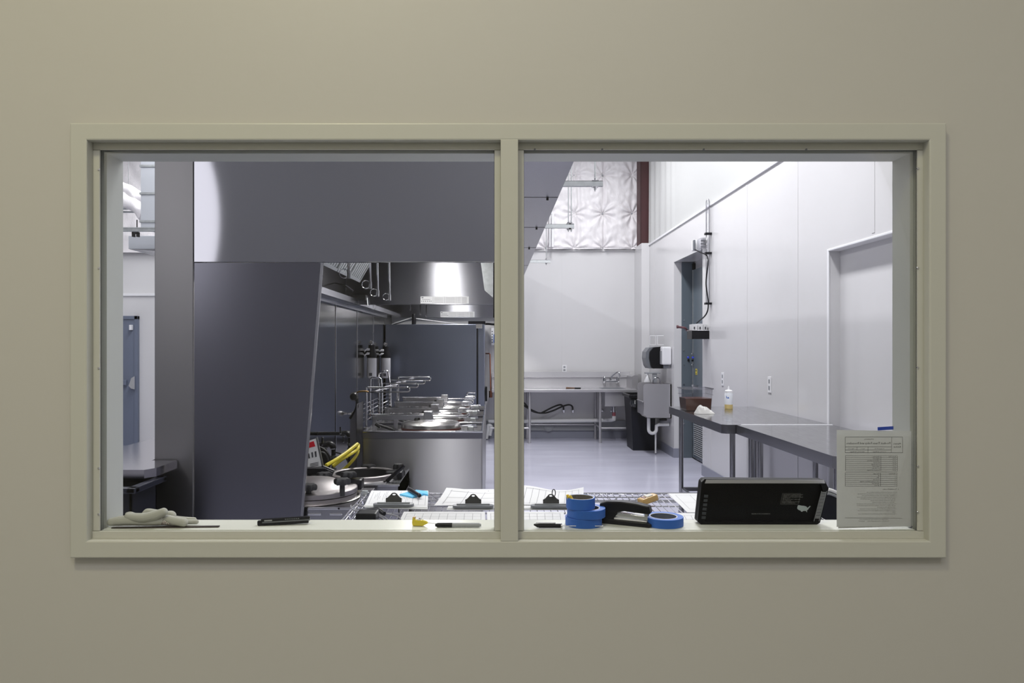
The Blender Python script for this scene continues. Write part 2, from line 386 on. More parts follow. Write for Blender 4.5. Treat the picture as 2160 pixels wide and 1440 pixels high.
# far wall, right part and left part
struct('wall_far', MB().box(-1.93, 2.52, 12.5, 12.7, 0, 3.17), M['frp'])
struct('wall_far_upper', MB().box(-1.93, 2.9, 12.56, 12.7, 3.17, 5.2), M['smooth'])
struct('wall_far_left', MB().box(WX0, -1.93, 11.5, 11.7, 0, 2.35).box(WX0, -1.93, 11.54, 11.7, 2.35, 5.2), M['frp'])
struct('trim_4', MB().bbox(WX0, -1.93, 11.475, 11.53, 2.33, 2.37, b=0.005).bbox(-5.10, -5.07, 11.495, 11.5, 0.13, 2.33, b=0.001), M['cap'])
sm = MB()
for x in (1.18, -0.04): sm.bbox(x-0.02, x+0.02, 12.497, 12.5, 0.4, 3.17, b=0.001)
sm.bbox(-1.7, 2.4, 12.47, 12.52, 3.15, 3.19, b=0.005)
struct('trim_5', sm, M['frp'])
struct('wall_pilaster', MB().bbox(2.39, 2.52, 11.9, 12.5, 0.13, 3.21, b=0.006), M['frp'])
struct('wall_left', MB().box(WX0-0.1, WX0, IY, 13, 0, 5.2), M['smooth'])
bs = MB()
bs.bbox(WR-0.012, WR, 10.3, 12.5, 0, 0.13, b=0.003); bs.bbox(WR-0.012, WR, 5.55, 8.9, 0, 0.13, b=0.003); bs.bbox(WR-0.012, WR, IY, 4.2, 0, 0.13, b=0.003)
bs.bbox(WR-0.012, 2.74, 10.285, 10.3, 0, 0.13, b=0.003); bs.bbox(2.593, 2.605, 4.2, 5.55, 0, 0.13, b=0.003)
struct('baseboard_right', bs, M['base'])
struct('baseboard_far', MB().bbox(-1.7, 2.39, 12.488, 12.5, 0, 0.13, b=0.003).bbox(2.378, 2.52, 11.888, 11.9, 0, 0.13, b=0.003), M['base'])
struct('baseboard_left', MB().bbox(-5.06, -1.93, 11.488, 11.5, 0, 0.13, b=0.003), M['base'])
struct('trim_6', MB().bbox(-1.7, 2.39, 12.455, 12.5, 0.13, 0.30, b=0.006), M['gmid'])
# stainless clad wall between the two halves of the kitchen
PX0, PX1, PY0 = XX(326, 4.23), XX(408, 4.23), 4.23
struct('wall_partition', MB().bbox(PX0, PX1, PY0, 12.5, 0, 3.6, b=0.004), M['partition'])
sp = MB()
ys = [4.30, 5.55, 6.80, 8.03, 9.30, 10.55, 11.62]
for a, b in zip(ys[:-1], ys[1:]): sp.bbox(PX1, PX1+0.006, a+0.004, b-0.004, 0.12, 2.0, b=0.002)
spo = sp.build('wall_backsplash', M['splash']); tag(spo, kind='structure')
sj = MB()
for y in ys[1:-1]: sj.bbox(PX1+0.004, PX1+0.012, y-0.016, y+0.016, 0.12, 2.0, b=0.003)
sj.bbox(PX1, PX1+0.05, 4.3, 11.62, 1.99, 2.03, b=0.004)
sj.build('joint_strip', M['steel'], spo)

# ------------------------------------------------------------------ insulation blanket, red column
tufts = [(x, z) for x in [XX(p, 12.45) for p in (1091, 1151, 1211, 1271, 1333)] for z in [ZZ(p, 12.45) for p in (523, 450, 369, 290)]]
def quilt(u, v):
    x = -0.35+u*2.78; z = 3.18+v*2.0
    d = 0.0
    for (tx, tz) in tufts:
        dx, dz = x-tx, z-tz; r = math.hypot(dx, dz)
        if r < 0.5:
            a = math.atan2(dz, dx)
            d += 0.075*math.exp(-(r/0.07))+0.016*math.sin(a*9+tx*13+tz*5)*math.exp(-(r-0.1)**2/0.02)*(1 if r > 0.02 else 0)
    nz = noise.noise(Vector((x*5, z*3, 1.3)))*0.018+noise.noise(Vector((x*16, z*12, 5)))*0.010+noise.noise(Vector((x*3-z*7, x*2+z*2, 9)))*0.016
    g = 0.03*math.exp(-((x-1.44)/0.03)**2)+0.03*math.exp(-((x-1.86)/0.02)**2)
    return (x, 12.42+d+nz+g-0.02, z)
ib = MB().grid(quilt, 230, 170).build('insulation_blanket', M['insul'], recalc=False)
tag(ib, 'white vinyl insulation blanket quilted with tufts, high on the far wall behind the struts', 'insulation')
for (tx, tz) in tufts: MB().lathe([(0.017, 0), (0.014, -0.008), (0.0, -0.010)], (tx, 12.475, tz), n=10, axis='y').build('tuft_button', M['gmid'], ib)
col = MB()
cx0, cx1 = 2.405, 2.565
col.box(cx0, cx1, 12.10, 12.115, 3.21, 5.2).box(cx0, cx1, 12.36, 12.375, 3.21, 5.2).box(cx0+0.075, cx0+0.087, 12.115, 12.36, 3.21, 5.2)
col.box(cx0, cx0+0.006, 12.08, 12.36, 3.21, 5.2)
tag(col.build('steel_column', M['red']), 'dark red painted steel building column in the upper far right corner', 'column')

# ------------------------------------------------------------------ exhaust hoods with plenum
HB = 2.03; HX0, HX1 = PX1+0.002, 0.10
def hood(y0, y1, label, nearmat):
    t = thing('exhaust_hood', label, 'hood', (-0.8, (y0+y1)/2, HB), 'stainless exhaust hoods in line')
    MB().bbox(HX0, HX1, y0, y0+0.03, HB, 2.78, b=0.003).build('end_panel', nearmat, t)
    MB().bbox(HX0, HX1, y1-0.03, y1, HB, 2.78, b=0.003).build('end_panel', M['steelv'], t)
    MB().bbox(HX1-0.03, HX1, y0+0.03, y1-0.03, HB, 2.78, b=0.003).bbox(HX1-0.10, HX1-0.03, y0+0.03, y1-0.03, HB, HB+0.03, b=0.003).build('front_panel', M['steelv'], t)
    MB().box(HX0, HX1, y0, y1, 2.75, 2.80).build('top_panel', M['steel'], t)
    MB().bbox(HX0, HX0+0.02, y0+0.03, y1-0.03, HB, 2.75, b=0.002).build('back_panel', M['splash'], t)
    MB().prism([(HX0+0.02, HB), (HX0+0.16, HB), (HX0+0.16, HB+0.06), (HX0+0.02, HB+0.02)], y1-y0-0.06, 'y', y0+0.03).build('grease_trough', M['steel'], t)
    n = 6; L0 = y0+0.05; w = (y1-0.85-L0)/n
    for k in range(n):
        fm = MB(); a, b = L0+k*w+0.006, L0+(k+1)*w-0.006
        p0 = Vector((-1.40, 0, 2.22)); d = Vector((0.26, 0, 0.45))
        nrm = Vector((0.866, 0, -0.5))
        def q(s, y, o): return (p0.x+d.x*s+nrm.x*o, y, p0.z+d.z*s+nrm.z*o)
        def slab(s0, s1, ya, yb, o0, o1):
            vs = [q(s, y, o) for s in (s0, s1) for y in (ya, yb) for o in (o0, o1)]
            fm.add(vs, [(0,1,3,2),(4,6,7,5),(0,4,5,1),(2,3,7,6),(0,2,6,4),(1,5,7,3)])
        slab(0, 1, a, a+0.02, 0, 0.02); slab(0, 1, b-0.02, b, 0, 0.02); slab(0, 0.05, a, b, 0, 0.02); slab(0.95, 1, a, b, 0, 0.02)
        m = 6
        for i in range(m): slab(0.06, 0.94, a+0.03+i*(b-a-0.05)/m, a+0.03+(i+0.6)*(b-a-0.05)/m, 0, 0.012)
        slab(0, 1, a, b, -0.02, -0.004)
        fm.build('baffle_filter', M['galv'], t)
    return t
h1 = hood(4.23, 8.53, 'nearest stainless exhaust hood, its broad blank end panel filling the top of the left pane', M['hoodend'])
h2 = hood(8.56, 12.40, 'farther stainless exhaust hood behind the nearest one, above the cooler', M['steelv'])
# info labels on the far end panels (on the side facing the viewer)
def hood_label(x0, y0, x1, y1, Y, par):
    a = px(x0, y1, Y); b = px(x1, y0, Y)
    lb = MB().box(a[0], b[0], Y-0.0015, Y-0.0005, a[2], b[2]).build('label_strip', M['paper'], par)
    W = b[0]-a[0]; H = b[2]-a[2]; m = MB(); yy = Y-0.0018
    def bar(u0, v0, u1, v1): m.box(a[0]+u0*W, a[0]+u1*W, yy, Y-0.0014, a[2]+v0*H, a[2]+v1*H)
    for u in (0.255, 0.495, 0.735): bar(u, 0.05, u+0.004, 0.95)
    for i in range(6): bar(0.02+i*0.038, 0.25, 0.035+i*0.038, 0.4)
    bar(0.02, 0.75, 0.06, 0.9); bar(0.03, 0.55, 0.2, 0.6)
    for i in range(4): bar(0.28, 0.15+i*0.2, 0.47, 0.18+i*0.2)
    for i in range(5): bar(0.52, 0.12+i*0.17, 0.71, 0.15+i*0.17)
    for i in range(6): bar(0.86, 0.1+i*0.14, 0.96, 0.14+i*0.14); bar(0.76, 0.12+i*0.14, 0.83, 0.14+i*0.14)
    m.build('label_print', M['inklight'], lb)
hood_label(887, 625, 989, 640, 8.50, h1); hood_label(929, 657, 1001, 669, 12.37, h2)
# sloped inner side of the front lip, near the far end
g = MB(); Y = 8.2
pts = [px(1014, 553, Y), px(1060, 553, Y), px(1060, 645, 8.2), px(1022, 612, Y)]
g.prism([(p[0], p[2]) for p in pts], 0.006, 'y', Y); g.build('corner_gusset', M['galv'], h1)
# supply plenum
pl = thing('supply_plenum', 'long stainless plenum box along the hoods, panel seams across its underside', 'plenum', (0.27, 8, 2.53))
Ys = [3.65, 4.87, 6.10, 7.35, 8.99, 10.3, 12.4]
for a, b in zip(Ys[:-1], Ys[1:]):
    MB().bbox(HX1+0.002, 0.43, a+0.004, b-0.004, 2.53, 2.80, b=0.004).build('plenum_section', M['plenum'], pl)
for y in Ys[1:-1]:
    MB().box(HX1+0.01, 0.428, y-0.004, y+0.003, 2.5285, 2.54).cyl((0.36, y+0.02, 2.53), (0.36, y+0.02, 2.515), 0.008, n=8).build('seam_strip', M['dark'], pl)
# trapeze struts
sl = ['nearest galvanised trapeze strut hanging beyond the plenum edge, by the top of the right pane',
      'middle galvanised trapeze strut, hung on two threaded rods above the plenum', 'farthest and lowest looking trapeze strut, in front of the far wall panel top']
for k, (Y, rods) in enumerate(((5.8, (0.80,)), (7.85, (0.80, 0.83)), (11.1, (0.80,)))):
    t = thing('trapeze_strut', sl[k], 'strut', (0.4, Y, 2.81), 'galvanised trapeze struts above the hoods')
    c = MB(); x0, x1 = -1.5, 0.86
    c.box(x0, x1, Y-0.02, Y-0.017, 2.802, 2.843).box(x0, x1, Y+0.017, Y+0.02, 2.802, 2.843).box(x0, x1, Y-0.017, Y+0.017, 2.802, 2.805)
    c.box(x0, x1, Y-0.02, Y-0.010, 2.840, 2.843).box(x0, x1, Y+0.010, Y+0.02, 2.840, 2.843)
    c.build('channel', M['galv'], t)
    for r in rods:
        MB().cyl((r, Y, 2.765), (r, Y, 5.2), 0.006, n=8).build('threaded_rod', M['galv'], t)
        MB().box(r-0.025, r+0.025, Y-0.025, Y+0.025, 2.796, 2.802).cyl((r, Y, 2.78), (r, Y, 2.796), 0.014, n=6, smooth=False).build('nut', M['chrome'], t)
        MB().box(r-0.025, r+0.025, Y-0.025, Y+0.025, 2.843, 2.849).cyl((r, Y, 2.849), (r, Y, 2.865), 0.014, n=6, smooth=False).build('nut', M['chrome'], t)
MB_ = MB().cyl((XX(1166, 12.3), 12.3, 3.2), (XX(1166, 12.3), 12.3, 3.75), 0.022, n=12).cyl((XX(1160, 12.3), 12.3, 3.2), (XX(1160, 12.3), 12.3, 3.75), 0.012, n=10).cyl((XX(1166, 12.3), 12.3, 3.50), (XX(1166, 12.3), 12.3, 3.56), 0.03, n=12)
tag(MB_.cyl((XX(1163, 12.3), 12.3, 3.75), (XX(1163, 12.3), 12.3, 5.2), 0.02, n=12).build('conduit', M['white']), 'pair of white conduits on the insulation, left of the tufted panels', 'conduit')
# near skirt panel of the hood
sk = thing('side_skirt', 'tall stainless skirt panel with slanting right edge, below the nearest hood end', 'panel', (-1.35, 4.2, 0))
Yk = 4.225
def P2(x, y): return (XX(x, Yk), ZZ(y, Yk))
MB().prism([P2(410.5, 554.5), P2(683, 554.5), P2(640, 1095), (XX(624, Yk), 0.02), (XX(410.5, Yk), 0.02)], 0.004, 'y', Yk-0.004).build('panel_sheet', M['skirt'], sk)
a, b, c_ = P2(683, 554.5), P2(640, 1095), (XX(624, Yk), 0.02)
MB().prism([a, b, c_, (c_[0]-0.014, c_[1]), (b[0]-0.014, b[1]), (a[0]-0.014, a[1])], 0.016, 'y', Yk-0.016).build('hemmed_edge', M['steel'], sk)
# fire suppression drops
for k, (x, y, Y) in enumerate(((736, 577, 5.2), (781, 600, 5.85), (797, 617, 6.5), (822, 626, 7.1))):
    p = px(x, y, Y)
    o = MB().cyl((p[0], Y, p[2]), (p[0]-0.01, Y, 2.75), 0.009, n=10).cyl((p[0], Y, p[2]-0.035), (p[0], Y, p[2]+0.02), 0.013, n=10).build('drop_pipe', M['chrome'], h1)
    MB().tube(arc((p[0]-0.035, Y, p[2]), 0.032, 0, 2*PI, 20)[:-1], 0.003, n=6, closed=True).build('ring', M['chrome'], o)
for k, (x, y0, Y) in enumerate(((865, 650, 10.2), (887, 660, 10.6), (899, 664, 11.0))):
    p = px(x, y0, Y)
    MB().cyl((p[0], Y, p[2]), (p[0], Y, 2.75), 0.009, n=8).cyl((p[0], Y, p[2]-0.03), (p[0], Y, p[2]+0.02), 0.013, n=8).build('drop_pipe', M['chrome'], h2)
p = px(752, 626, 8.3)
o = MB().bbox(p[0]-0.09, p[0]+0.09, 8.40, 8.50, p[2]-0.03, p[2]+0.03, b=0.008).build('junction_box', M['iron'], h1)
MB().cyl((p[0]+0.09, 8.46, p[2]), (p[0]+0.10, 8.46, p[2]-0.09), 0.008, n=8).build('conduit_stub', M['galv'], o)
p = px(737, 608, 7.9)
MB().cyl((p[0]-0.04, 7.9, p[2]+0.03), (p[0]+0.04, 7.9, p[2]-0.03), 0.010, n=10).cyl((p[0]-0.04, 7.9, p[2]+0.03), (PX1+0.02, 7.9, p[2]+0.06), 0.006, n=8).build('detector_probe', M['chrome'], h1)

# ------------------------------------------------------------------ cooler at the end of the line, seen from its side
t = thing('reach_in_cooler', 'large blue-grey steel cooler seen from its side, black door seal at its right edge', 'cooler', (-0.9, 12.0, 0))
cy0 = 11.62; cx0_, cx1_ = XX(813, cy0), XX(1005, cy0)
MB().bbox(cx0_, cx1_, cy0, 12.40, 0.12, 1.895, b=0.006).build('cabinet_body', M['cooler'], t)
MB().box(cx1_, cx1_+0.022, cy0+0.02, 12.38, 0.14, 1.87).build('door_gasket', M['dark'], t)
MB().bbox(cx1_+0.022, XX(1022, cy0), cy0, 12.40, 0.12, 1.895, b=0.008).build('door', M['cooler'], t)
MB().bbox(cx1_-0.01, cx1_+0.09, cy0-0.012, cy0, 1.83, 1.90, b=0.004).build('hinge', M['chrome'], t)
MB().box(cx1_-0.13, cx1_+0.14, cy0+0.01, cy0+0.3, 1.895, 1.945).build('top_trim', M['black'], t)
for (x, y) in ((cx0_+0.05, cy0+0.05), (cx1_-0.05, cy0+0.05), (cx0_+0.05, 12.3), (cx1_-0.05, 12.3)):
    MB().cyl((x, y, 0), (x, y, 0.12), 0.025, n=12).build('foot', M['chrome'], t)
# folded carton and black cylinder on top of it
p0, p1, p2 = XX(826, 11.8), XX(868, 11.8), XX(972, 11.8)
t = MB().prism([(p0, 1.90), (p0+0.01, 1.897), (p1, 1.994), (p2-0.01, 1.897), (p2, 1.90), (p1, 2.01)], 0.30, 'y', 11.75).build('folded_carton', M['paper'])
tag(t, 'opened white carton lying tented on the cooler top', 'carton')
tag(MB().lathe([(0, 1.895), (0.034, 1.895), (0.034, 2.05), (0.030, 2.06), (0, 2.06)], (XX(873, 11.68), 11.68, 0), n=20).build('canister', M['black']), 'small black cylinder standing on the cooler top at the front', 'canister')
# things on the wall right of the cooler
t = thing('control_box', 'white wall box with a blue panel beside the cooler top', 'box', px(1037, 720, 12.45))
a = px(1036, 728, 12.4); b = px(1043, 691, 12.4)
MB().bbox(a[0], a[0]+0.16, 12.40, 12.5, a[2], b[2], b=0.006).build('housing', M['white'], t)
MB().box(a[0]+0.04, a[0]+0.14, 12.393, 12.40, ZZ(723, 12.4), ZZ(705, 12.4)).build('blue_panel', M['blue'], t)
for i in range(5): MB().box(a[0]+0.008, a[0]+0.028, 12.396, 12.40, a[2]+0.04+i*0.045, a[2]+0.06+i*0.045).build('indicator', M['ggrey'], t)
tag(MB().tube(smooth_path([(XX(1022, 12.3), 12.3, ZZ(683, 12.3)), (XX(1030, 12.35), 12.35, ZZ(683, 12.35)), (XX(1042, 12.4), 12.4, ZZ(684, 12.4)), (XX(1050, 12.4), 12.4, ZZ(682, 12.4))]), 0.018, n=8).build('black_conduit', M['black']), 'short black conduit running from the cooler top to the wall box', 'conduit')
cp = [(XX(1025, 12.45), 12.45, ZZ(745.5, 12.35)), (XX(1032, 12.35), 12.35, ZZ(745.5, 12.35)), (XX(1033.5, 12.35), 12.35, ZZ(747, 12.35)), (XX(1035, 12.35), 12.35, ZZ(826, 12.35))]
tag(MB().tube(cp, 0.011, n=8).cyl((XX(1035, 12.35), 12.35, ZZ(838, 12.35)), (XX(1035, 12.35), 12.35, ZZ(824, 12.35)), 0.03, n=12).build('copper_pipe', M['copper']), 'thin copper pipe bent down the wall right of the cooler', 'pipe')
tag(MB().bbox(XX(1023.5, 12.0), XX(1027.5, 12.0), 12.0, 12.2, ZZ(846, 12), ZZ(816, 12), b=0.004).box(XX(1023.5, 12.0), XX(1027, 12.0), 12.18, 12.5, ZZ(840, 12), ZZ(820, 12)).build('wall_bracket', M['black']), 'black bracket on the wall just right of the cooler door', 'bracket')
tag(MB().tube(smooth_path([px(1026, 925, 12.3), px(1029, 905, 12.3), px(1030, 897, 12.3), px(1036, 900, 12.3), px(1033, 918, 12.3)]), 0.03, n=10).build('white_drain_pipe', M['pvc']), 'white drain pipe low on the wall between cooler and mullion', 'pipe')

# ------------------------------------------------------------------ water filters on the partition
fl = ['left water filter cartridge with two white hoses, on the backsplash', 'right water filter cartridge beside the cooler, on the backsplash']
for k, (x, xr) in enumerate(((779, 0), (803, 1))):
    Y = 9.9 if k == 0 else 11.2
    s_ = Y/F
    cxp = PX1+0.012+0.085
    x0c = max((x-CX)*s_, PX1+0.09)
    t = thing('water_filter', fl[k], 'filter', (x0c, Y, ZZ(797, Y)), 'water filters on the backsplash')
    zb, zt = ZZ(797, Y), ZZ(754, Y); r = 10*s_
    MB().lathe([(0, zb), (r*0.8, zb), (r, zb+0.02), (r, zt-0.01), (r*0.85, zt), (0, zt)], (x0c, Y, 0), n=24).build('cartridge', M['bottle'], t)
    MB().lathe([(0, zt), (r*1.02, zt), (r*1.05, zt+0.05), (r*0.7, zt+0.09), (r*0.7, zt+0.17), (0, zt+0.17)], (x0c, Y, 0), n=20).build('filter_head', M['black'], t)
    MB().box(PX1+0.002, x0c, Y-0.02, Y+0.03, zt+0.02, zt+0.10).build('wall_bracket', M['black'], t)
    for j in range(2):
        zz = zt+0.055+j*0.055
        MB().cyl((x0c-r*0.9, Y-0.05, zz), (x0c-r*0.3, Y-0.05, zz), 0.017, n=10).build('hose_fitting', M['white'], t)
        q = [(x0c-r*0.9, Y-0.05, zz), (x0c-r*1.5, Y-0.05, zz-0.05), (x0c-r*1.9+j*0.02, Y-0.05, zt-0.18), (x0c-r*2.2+j*0.01, Y-0.04, zb-0.20)]
        MB().tube(smooth_path(q), 0.0095, n=8).build('hose', M['white'], t)
    MB().lathe([(0, 0), (r*0.4, 0), (r*0.4, -0.02), (0, -0.024)], (x0c, Y-0.03, zt+0.205), n=16, axis='y').build('pressure_gauge', M['chrome'], t)
    MB().cyl((x0c, Y-0.03, zt+0.16), (x0c, Y-0.03, zt+0.2), 0.01, n=8).build('gauge_stem', M['chrome'], t)
    MB().box(x0c-0.025, x0c+0.015, Y-r-0.002, Y-r+0.012, zb+0.03, zb+0.07).build('filter_mark', M['ink'], t)

# ------------------------------------------------------------------ row of lidded kettle cookers
UX0, UX1, UZ = XX(765, 5.62), XX(1018, 5.62), 0.90
proto_lab = ['nearest lidded kettle cooker of the row, its blank steel front toward the window', 'second lidded kettle cooker from the front of the row', 'third lidded kettle cooker from the front', 'farthest lidded kettle cooker of the row, next to the cooler']
def cooker():
    t = thing('lidded_kettle_cooker', proto_lab[0], 'cooker', (0, 5.62, 0), 'row of lidded kettle cookers')
    y0, y1 = 5.62, 6.27
    b = MB()
    b.bbox(UX0, UX1, y0, y0+0.012, 0.12, UZ, b=0.003).bbox(UX0, UX1, y1-0.012, y1, 0.12, UZ-0.02, b=0.003).bbox(UX0, UX0+0.012, y0, y1, 0.12, UZ, b=0.003).bbox(UX1-0.012, UX1, y0, y1, 0.12, UZ, b=0.003)
    b.box(UX0, UX1, y0, y1, 0.12, 0.14)
    b.build('cabinet', M['cabfront'], t)
    MB().bbox(UX0, UX1, y0-0.004, y0, UZ-0.052, UZ-0.006, b=0.0015).build('fascia', M['skirt'], t)
    MB().box(UX0+0.012, UX1-0.012, y0+0.012, y1-0.012, UZ-0.07, UZ-0.055).build('deck', M['steel'], t)
    r = MB(); e = 0.009
    r.bbox(UX0-0.002, UX1+0.002, y0-e, y0+e, UZ-0.005, UZ+0.007, b=0.003).bbox(UX0-0.002, UX0+0.014, y0, y1, UZ-0.005, UZ+0.007, b=0.003).bbox(UX1-0.014, UX1+0.002, y0, y1, UZ-0.005, UZ+0.007, b=0.003)
    r.build('rim', M['chrome'], t)
    for x in (UX0+0.06, UX1-0.06):
        for y in (y0+0.06, y1-0.06): MB().cyl((x, y, 0), (x, y, 0.12), 0.022, n=12).build('foot', M['chrome'], t)
    c = (-0.50, 5.96); lx, ly = c
    MB().lathe([(0.0, 0.80), (0.262, 0.80), (0.268, UZ-0.03), (0.262, UZ-0.018), (0.245, UZ-0.014), (0.24, UZ-0.03)], (lx, ly, 0), n=48).build('kettle_ring', M['lid'], t)
    MB().lathe([(0.238, UZ-0.015), (0.240, UZ-0.002), (0.236, UZ+0.002)], (lx, ly, 0), n=48).build('lid_seal', M['redp'], t)
    MB().lathe([(0.0, UZ-0.01), (0.232, UZ-0.002), (0.238, UZ+0.003), (0.238, UZ+0.030), (0.222, UZ+0.042), (0.10, UZ+0.060), (0, UZ+0.063)], (lx, ly, 0), n=48).build('lid', M['lid'], t)
    # lift arm from the rear post
    a = MB(); a.bbox(UX0+0.035, lx+0.02, ly-0.012, ly+0.012, 0.955, 0.995, b=0.003).build('lift_arm', M['steel'], t)
    MB().tube([(UX0+0.015, ly-0.02, 1.002), (lx-0.02, ly-0.02, 1.002)], 0.005, n=8).build('guide_rod', M['chrome'], t)
    MB().bbox(UX0+0.02, UX0+0.055, ly-0.02, ly+0.02, UZ-0.06, 1.0, b=0.003).build('rear_post', M['steel'], t)
    MB().bbox(-0.80, -0.765, ly-0.015, ly+0.015, UZ-0.06, 0.96, b=0.003).build('front_post', M['steel'], t)
    MB().cyl((UX0+0.05, ly-0.045, 0.93), (-0.78, ly-0.045, 0.875), 0.010, n=10).cyl((UX0+0.05, ly-0.045, 0.93), (-0.90, ly-0.045, 0.905), 0.014, n=10).build('gas_strut', M['iron'], t)
    MB().bbox(lx-0.055, lx+0.015, ly-0.06, ly+0.04, 0.955, 1.03, b=0.004).build('cross_head', M['steel'], t)
    MB().bbox(lx-0.04, lx+0.035, ly-0.08, ly-0.02, UZ+0.03, 0.965, b=0.004).bbox(lx-0.065, lx-0.01, ly-0.10, ly-0.03, UZ-0.01, UZ+0.055, b=0.004).build('latch_block', M['steel'], t)
    MB().lathe([(0.0, 0.935), (0.022, 0.935), (0.026, 0.955), (0.018, 0.975), (0.0, 0.975)], (lx-0.11, ly-0.02, 0), n=6, smooth=False).cyl((lx-0.11, ly-0.02, 0.92), (lx-0.11, ly-0.02, 0.95), 0.01).build('pressure_valve', M['iron'], t)
    # long handle ending in an S bend
    hz = 0.988; h0 = lx+0.02
    q = [(h0, ly-0.03, hz), (h0+0.27, ly-0.03, hz)]+arc((h0+0.27, ly-0.03, hz+0.016), 0.016, -PI/2, PI/2, 6)+arc((h0+0.215, ly-0.03, hz+0.048), 0.016, 3*PI/2, PI/2, 6)[0:]+[(h0+0.29, ly-0.03, hz+0.064)]
    MB().tube(q, 0.0065, n=8).build('s_handle', M['chrome'], t)
    # corner catch
    MB().tube([(lx+0.22, ly+0.05, UZ+0.0), (lx+0.36, ly+0.05, UZ+0.012), (lx+0.37, ly-0.12, UZ+0.012), (lx+0.30, ly-0.12, UZ+0.012)], 0.006, n=6).build('catch_loop', M['chrome'], t)
    MB().bbox(lx+0.30, lx+0.345, ly-0.15, ly-0.09, UZ-0.04, UZ+0.018, b=0.004).build('catch', M['galv'], t)
    # hose rail behind: vertical riser with long closed loop handle
    z = 1.20
    MB().cyl((UX0-0.03, ly, 0.88), (UX0-0.03, ly, z+0.02), 0.008, n=8).bbox(UX0-0.05, UX0+0.01, ly-0.02, ly+0.02, 0.86, 0.90, b=0.003).build('riser', M['chrome'], t)
    q = [(UX0-0.02, ly, z+0.018), (UX0+0.30, ly, z+0.018)]+arc((UX0+0.30, ly, z), 0.018, PI/2, -PI/2, 8)+[(UX0-0.0, ly, z-0.018)]
    MB().tube(q, 0.0065, n=8).build('loop_handle', M['chrome'], t)
    q = [(UX0+0.0, ly, z-0.018), (UX0+0.12, ly+0.10, z+0.005), (UX0+0.16, ly+0.38, z+0.01)]
    MB().tube(q, 0.005, n=8).build('stay_rod', M['chrome'], t)
    return t
ck = cooker()
for k in range(1, 4):
    c2 = copy_tree(ck); c2.location.y += 0.672*k; c2['label'] = proto_lab[k]
for k, (pts, Y, l_) in enumerate((([(781, 830), (782, 799), (784, 796), (800, 797), (804, 800), (806, 822)], 6.5, 'lower bent wire hoop standing behind the cookers, left of the cooler side'),
                       ([(799, 815), (799, 789), (802, 786), (816, 782), (819, 784), (824, 815)], 7.3, 'taller bent wire hoop behind the cookers, in front of the right water filter'))):
    q = [px(a, b, Y) for a, b in pts]
    q = [(q[0][0], Y, 0.90)]+q+[(q[-1][0], Y, 0.90)]
    tag(MB().tube(q, 0.009, n=8).build('wire_hoop', M['chrome']), l_, 'hoop', 'wire hoops behind the cookers')
# wire guard behind the cookers
gd = MB(); GX = UX0-0.075
for i in range(5): gd.tube([(GX, 5.96, 0.93+i*0.035), (GX, 8.2, 0.93+i*0.035)], 0.004, n=6)
for y in (5.96, 6.55, 7.1, 7.6, 8.2): gd.tube([(GX, y, 0.0), (GX, y, 1.075)], 0.005, n=6)
tag(gd.build('wire_guard', M['chrome']), 'low wire guard rail along the back of the cookers', 'guard')
# service column behind the row
t = thing('service_column', 'slim steel service column behind the left end of the cooker row', 'column', (UX0-0.08, 5.75, 0))
MB().prism([(XX(741, 5.7), 0.02), (UX0-0.055, 0.02), (UX0-0.055, 1.09), (XX(755, 5.7), 1.11), (XX(752, 5.7), 1.05), (XX(741, 5.7), 0.98)], 0.3, 'y', 5.65).build('column_body', M['skirt'], t)
p = px(748, 833, 5.75)
MB().lathe([(0, 0), (0.03, 0), (0.036, -0.02), (0.026, -0.05), (0, -0.055)], (p[0], 5.75, p[2]-0.01), n=14, axis='y').build('valve_body', M['iron'], t)
MB().tube(smooth_path([(p[0], 5.75, p[2]), (p[0]+0.03, 5.74, p[2]+0.025), (p[0]+0.08, 5.74, p[2]+0.03), (p[0]+0.11, 5.74, p[2]+0.025)]), 0.007, n=8).build('brass_fitting', M['brass'], t)
MB().tube(smooth_path([(p[0]+0.02, 5.75, p[2]-0.02), (p[0]+0.02, 5.72, p[2]-0.10), (p[0]-0.03, 5.72, p[2]-0.18)]), 0.012, n=8).build('pipe_elbow', M['iron'], t)

# ------------------------------------------------------------------ two low kettles in front
def knob(mb, c, r, h, stem, n=6):                                    # lobed black clamp knob
    c = Vector(c); pr = []
    for j, (rr, zz) in enumerate(((0.3, 0), (0.9, 0), (1, 0.3*h), (1, 0.75*h), (0.85, h), (0.2, h*1.05))):
        for i in range(36):
            a = 2*PI*i/36; q = r*rr*(1+0.16*math.cos(n*a)*(1 if rr > 0.5 else 0))
            pr.append(c+Vector((q*math.cos(a), q*math.sin(a), zz)))
    fs = [[j*36+i, j*36+(i+1) % 36, (j+1)*36+(i+1) % 36, (j+1)*36+i] for j in range(5) for i in range(36)]+[list(range(180, 216))]
    mb.add(pr, fs, True); mb.cyl(c-Vector((0, 0, stem)), c+Vector((0, 0, 0.002)), r*0.36, n=12)
    return mb
k1 = thing('pressure_kettle', 'closed low kettle with cast metal lid and black clamp knobs, beside the skirt panel', 'kettle', (-1.15, 4.6, 0), 'low pressure kettles')
kx0, kx1, ky0, ky1, kz = -1.62, -0.775, 4.27, 4.86, 0.62
b = MB().bbox(kx0, kx1, ky0, ky1, 0.1, kz, b=0.006); b.build('housing', M['steel'], k1)
MB().bbox(kx0-0.004, kx1+0.004, ky0-0.006, ky0, kz-0.012, kz+0.002, b=0.002).build('front_lip', M['chrome'], k1)
for x in (656, 664, 700, 720): pass
for (xa, xb) in ((649, 678), (696, 722)):
    a = px(xa, 1083, ky0); MB().bbox(a[0], XX(xb, ky0), ky0-0.008, ky0+0.002, a[2]-0.008, a[2]+0.004, b=0.003).build('louvre', M['chrome'], k1)
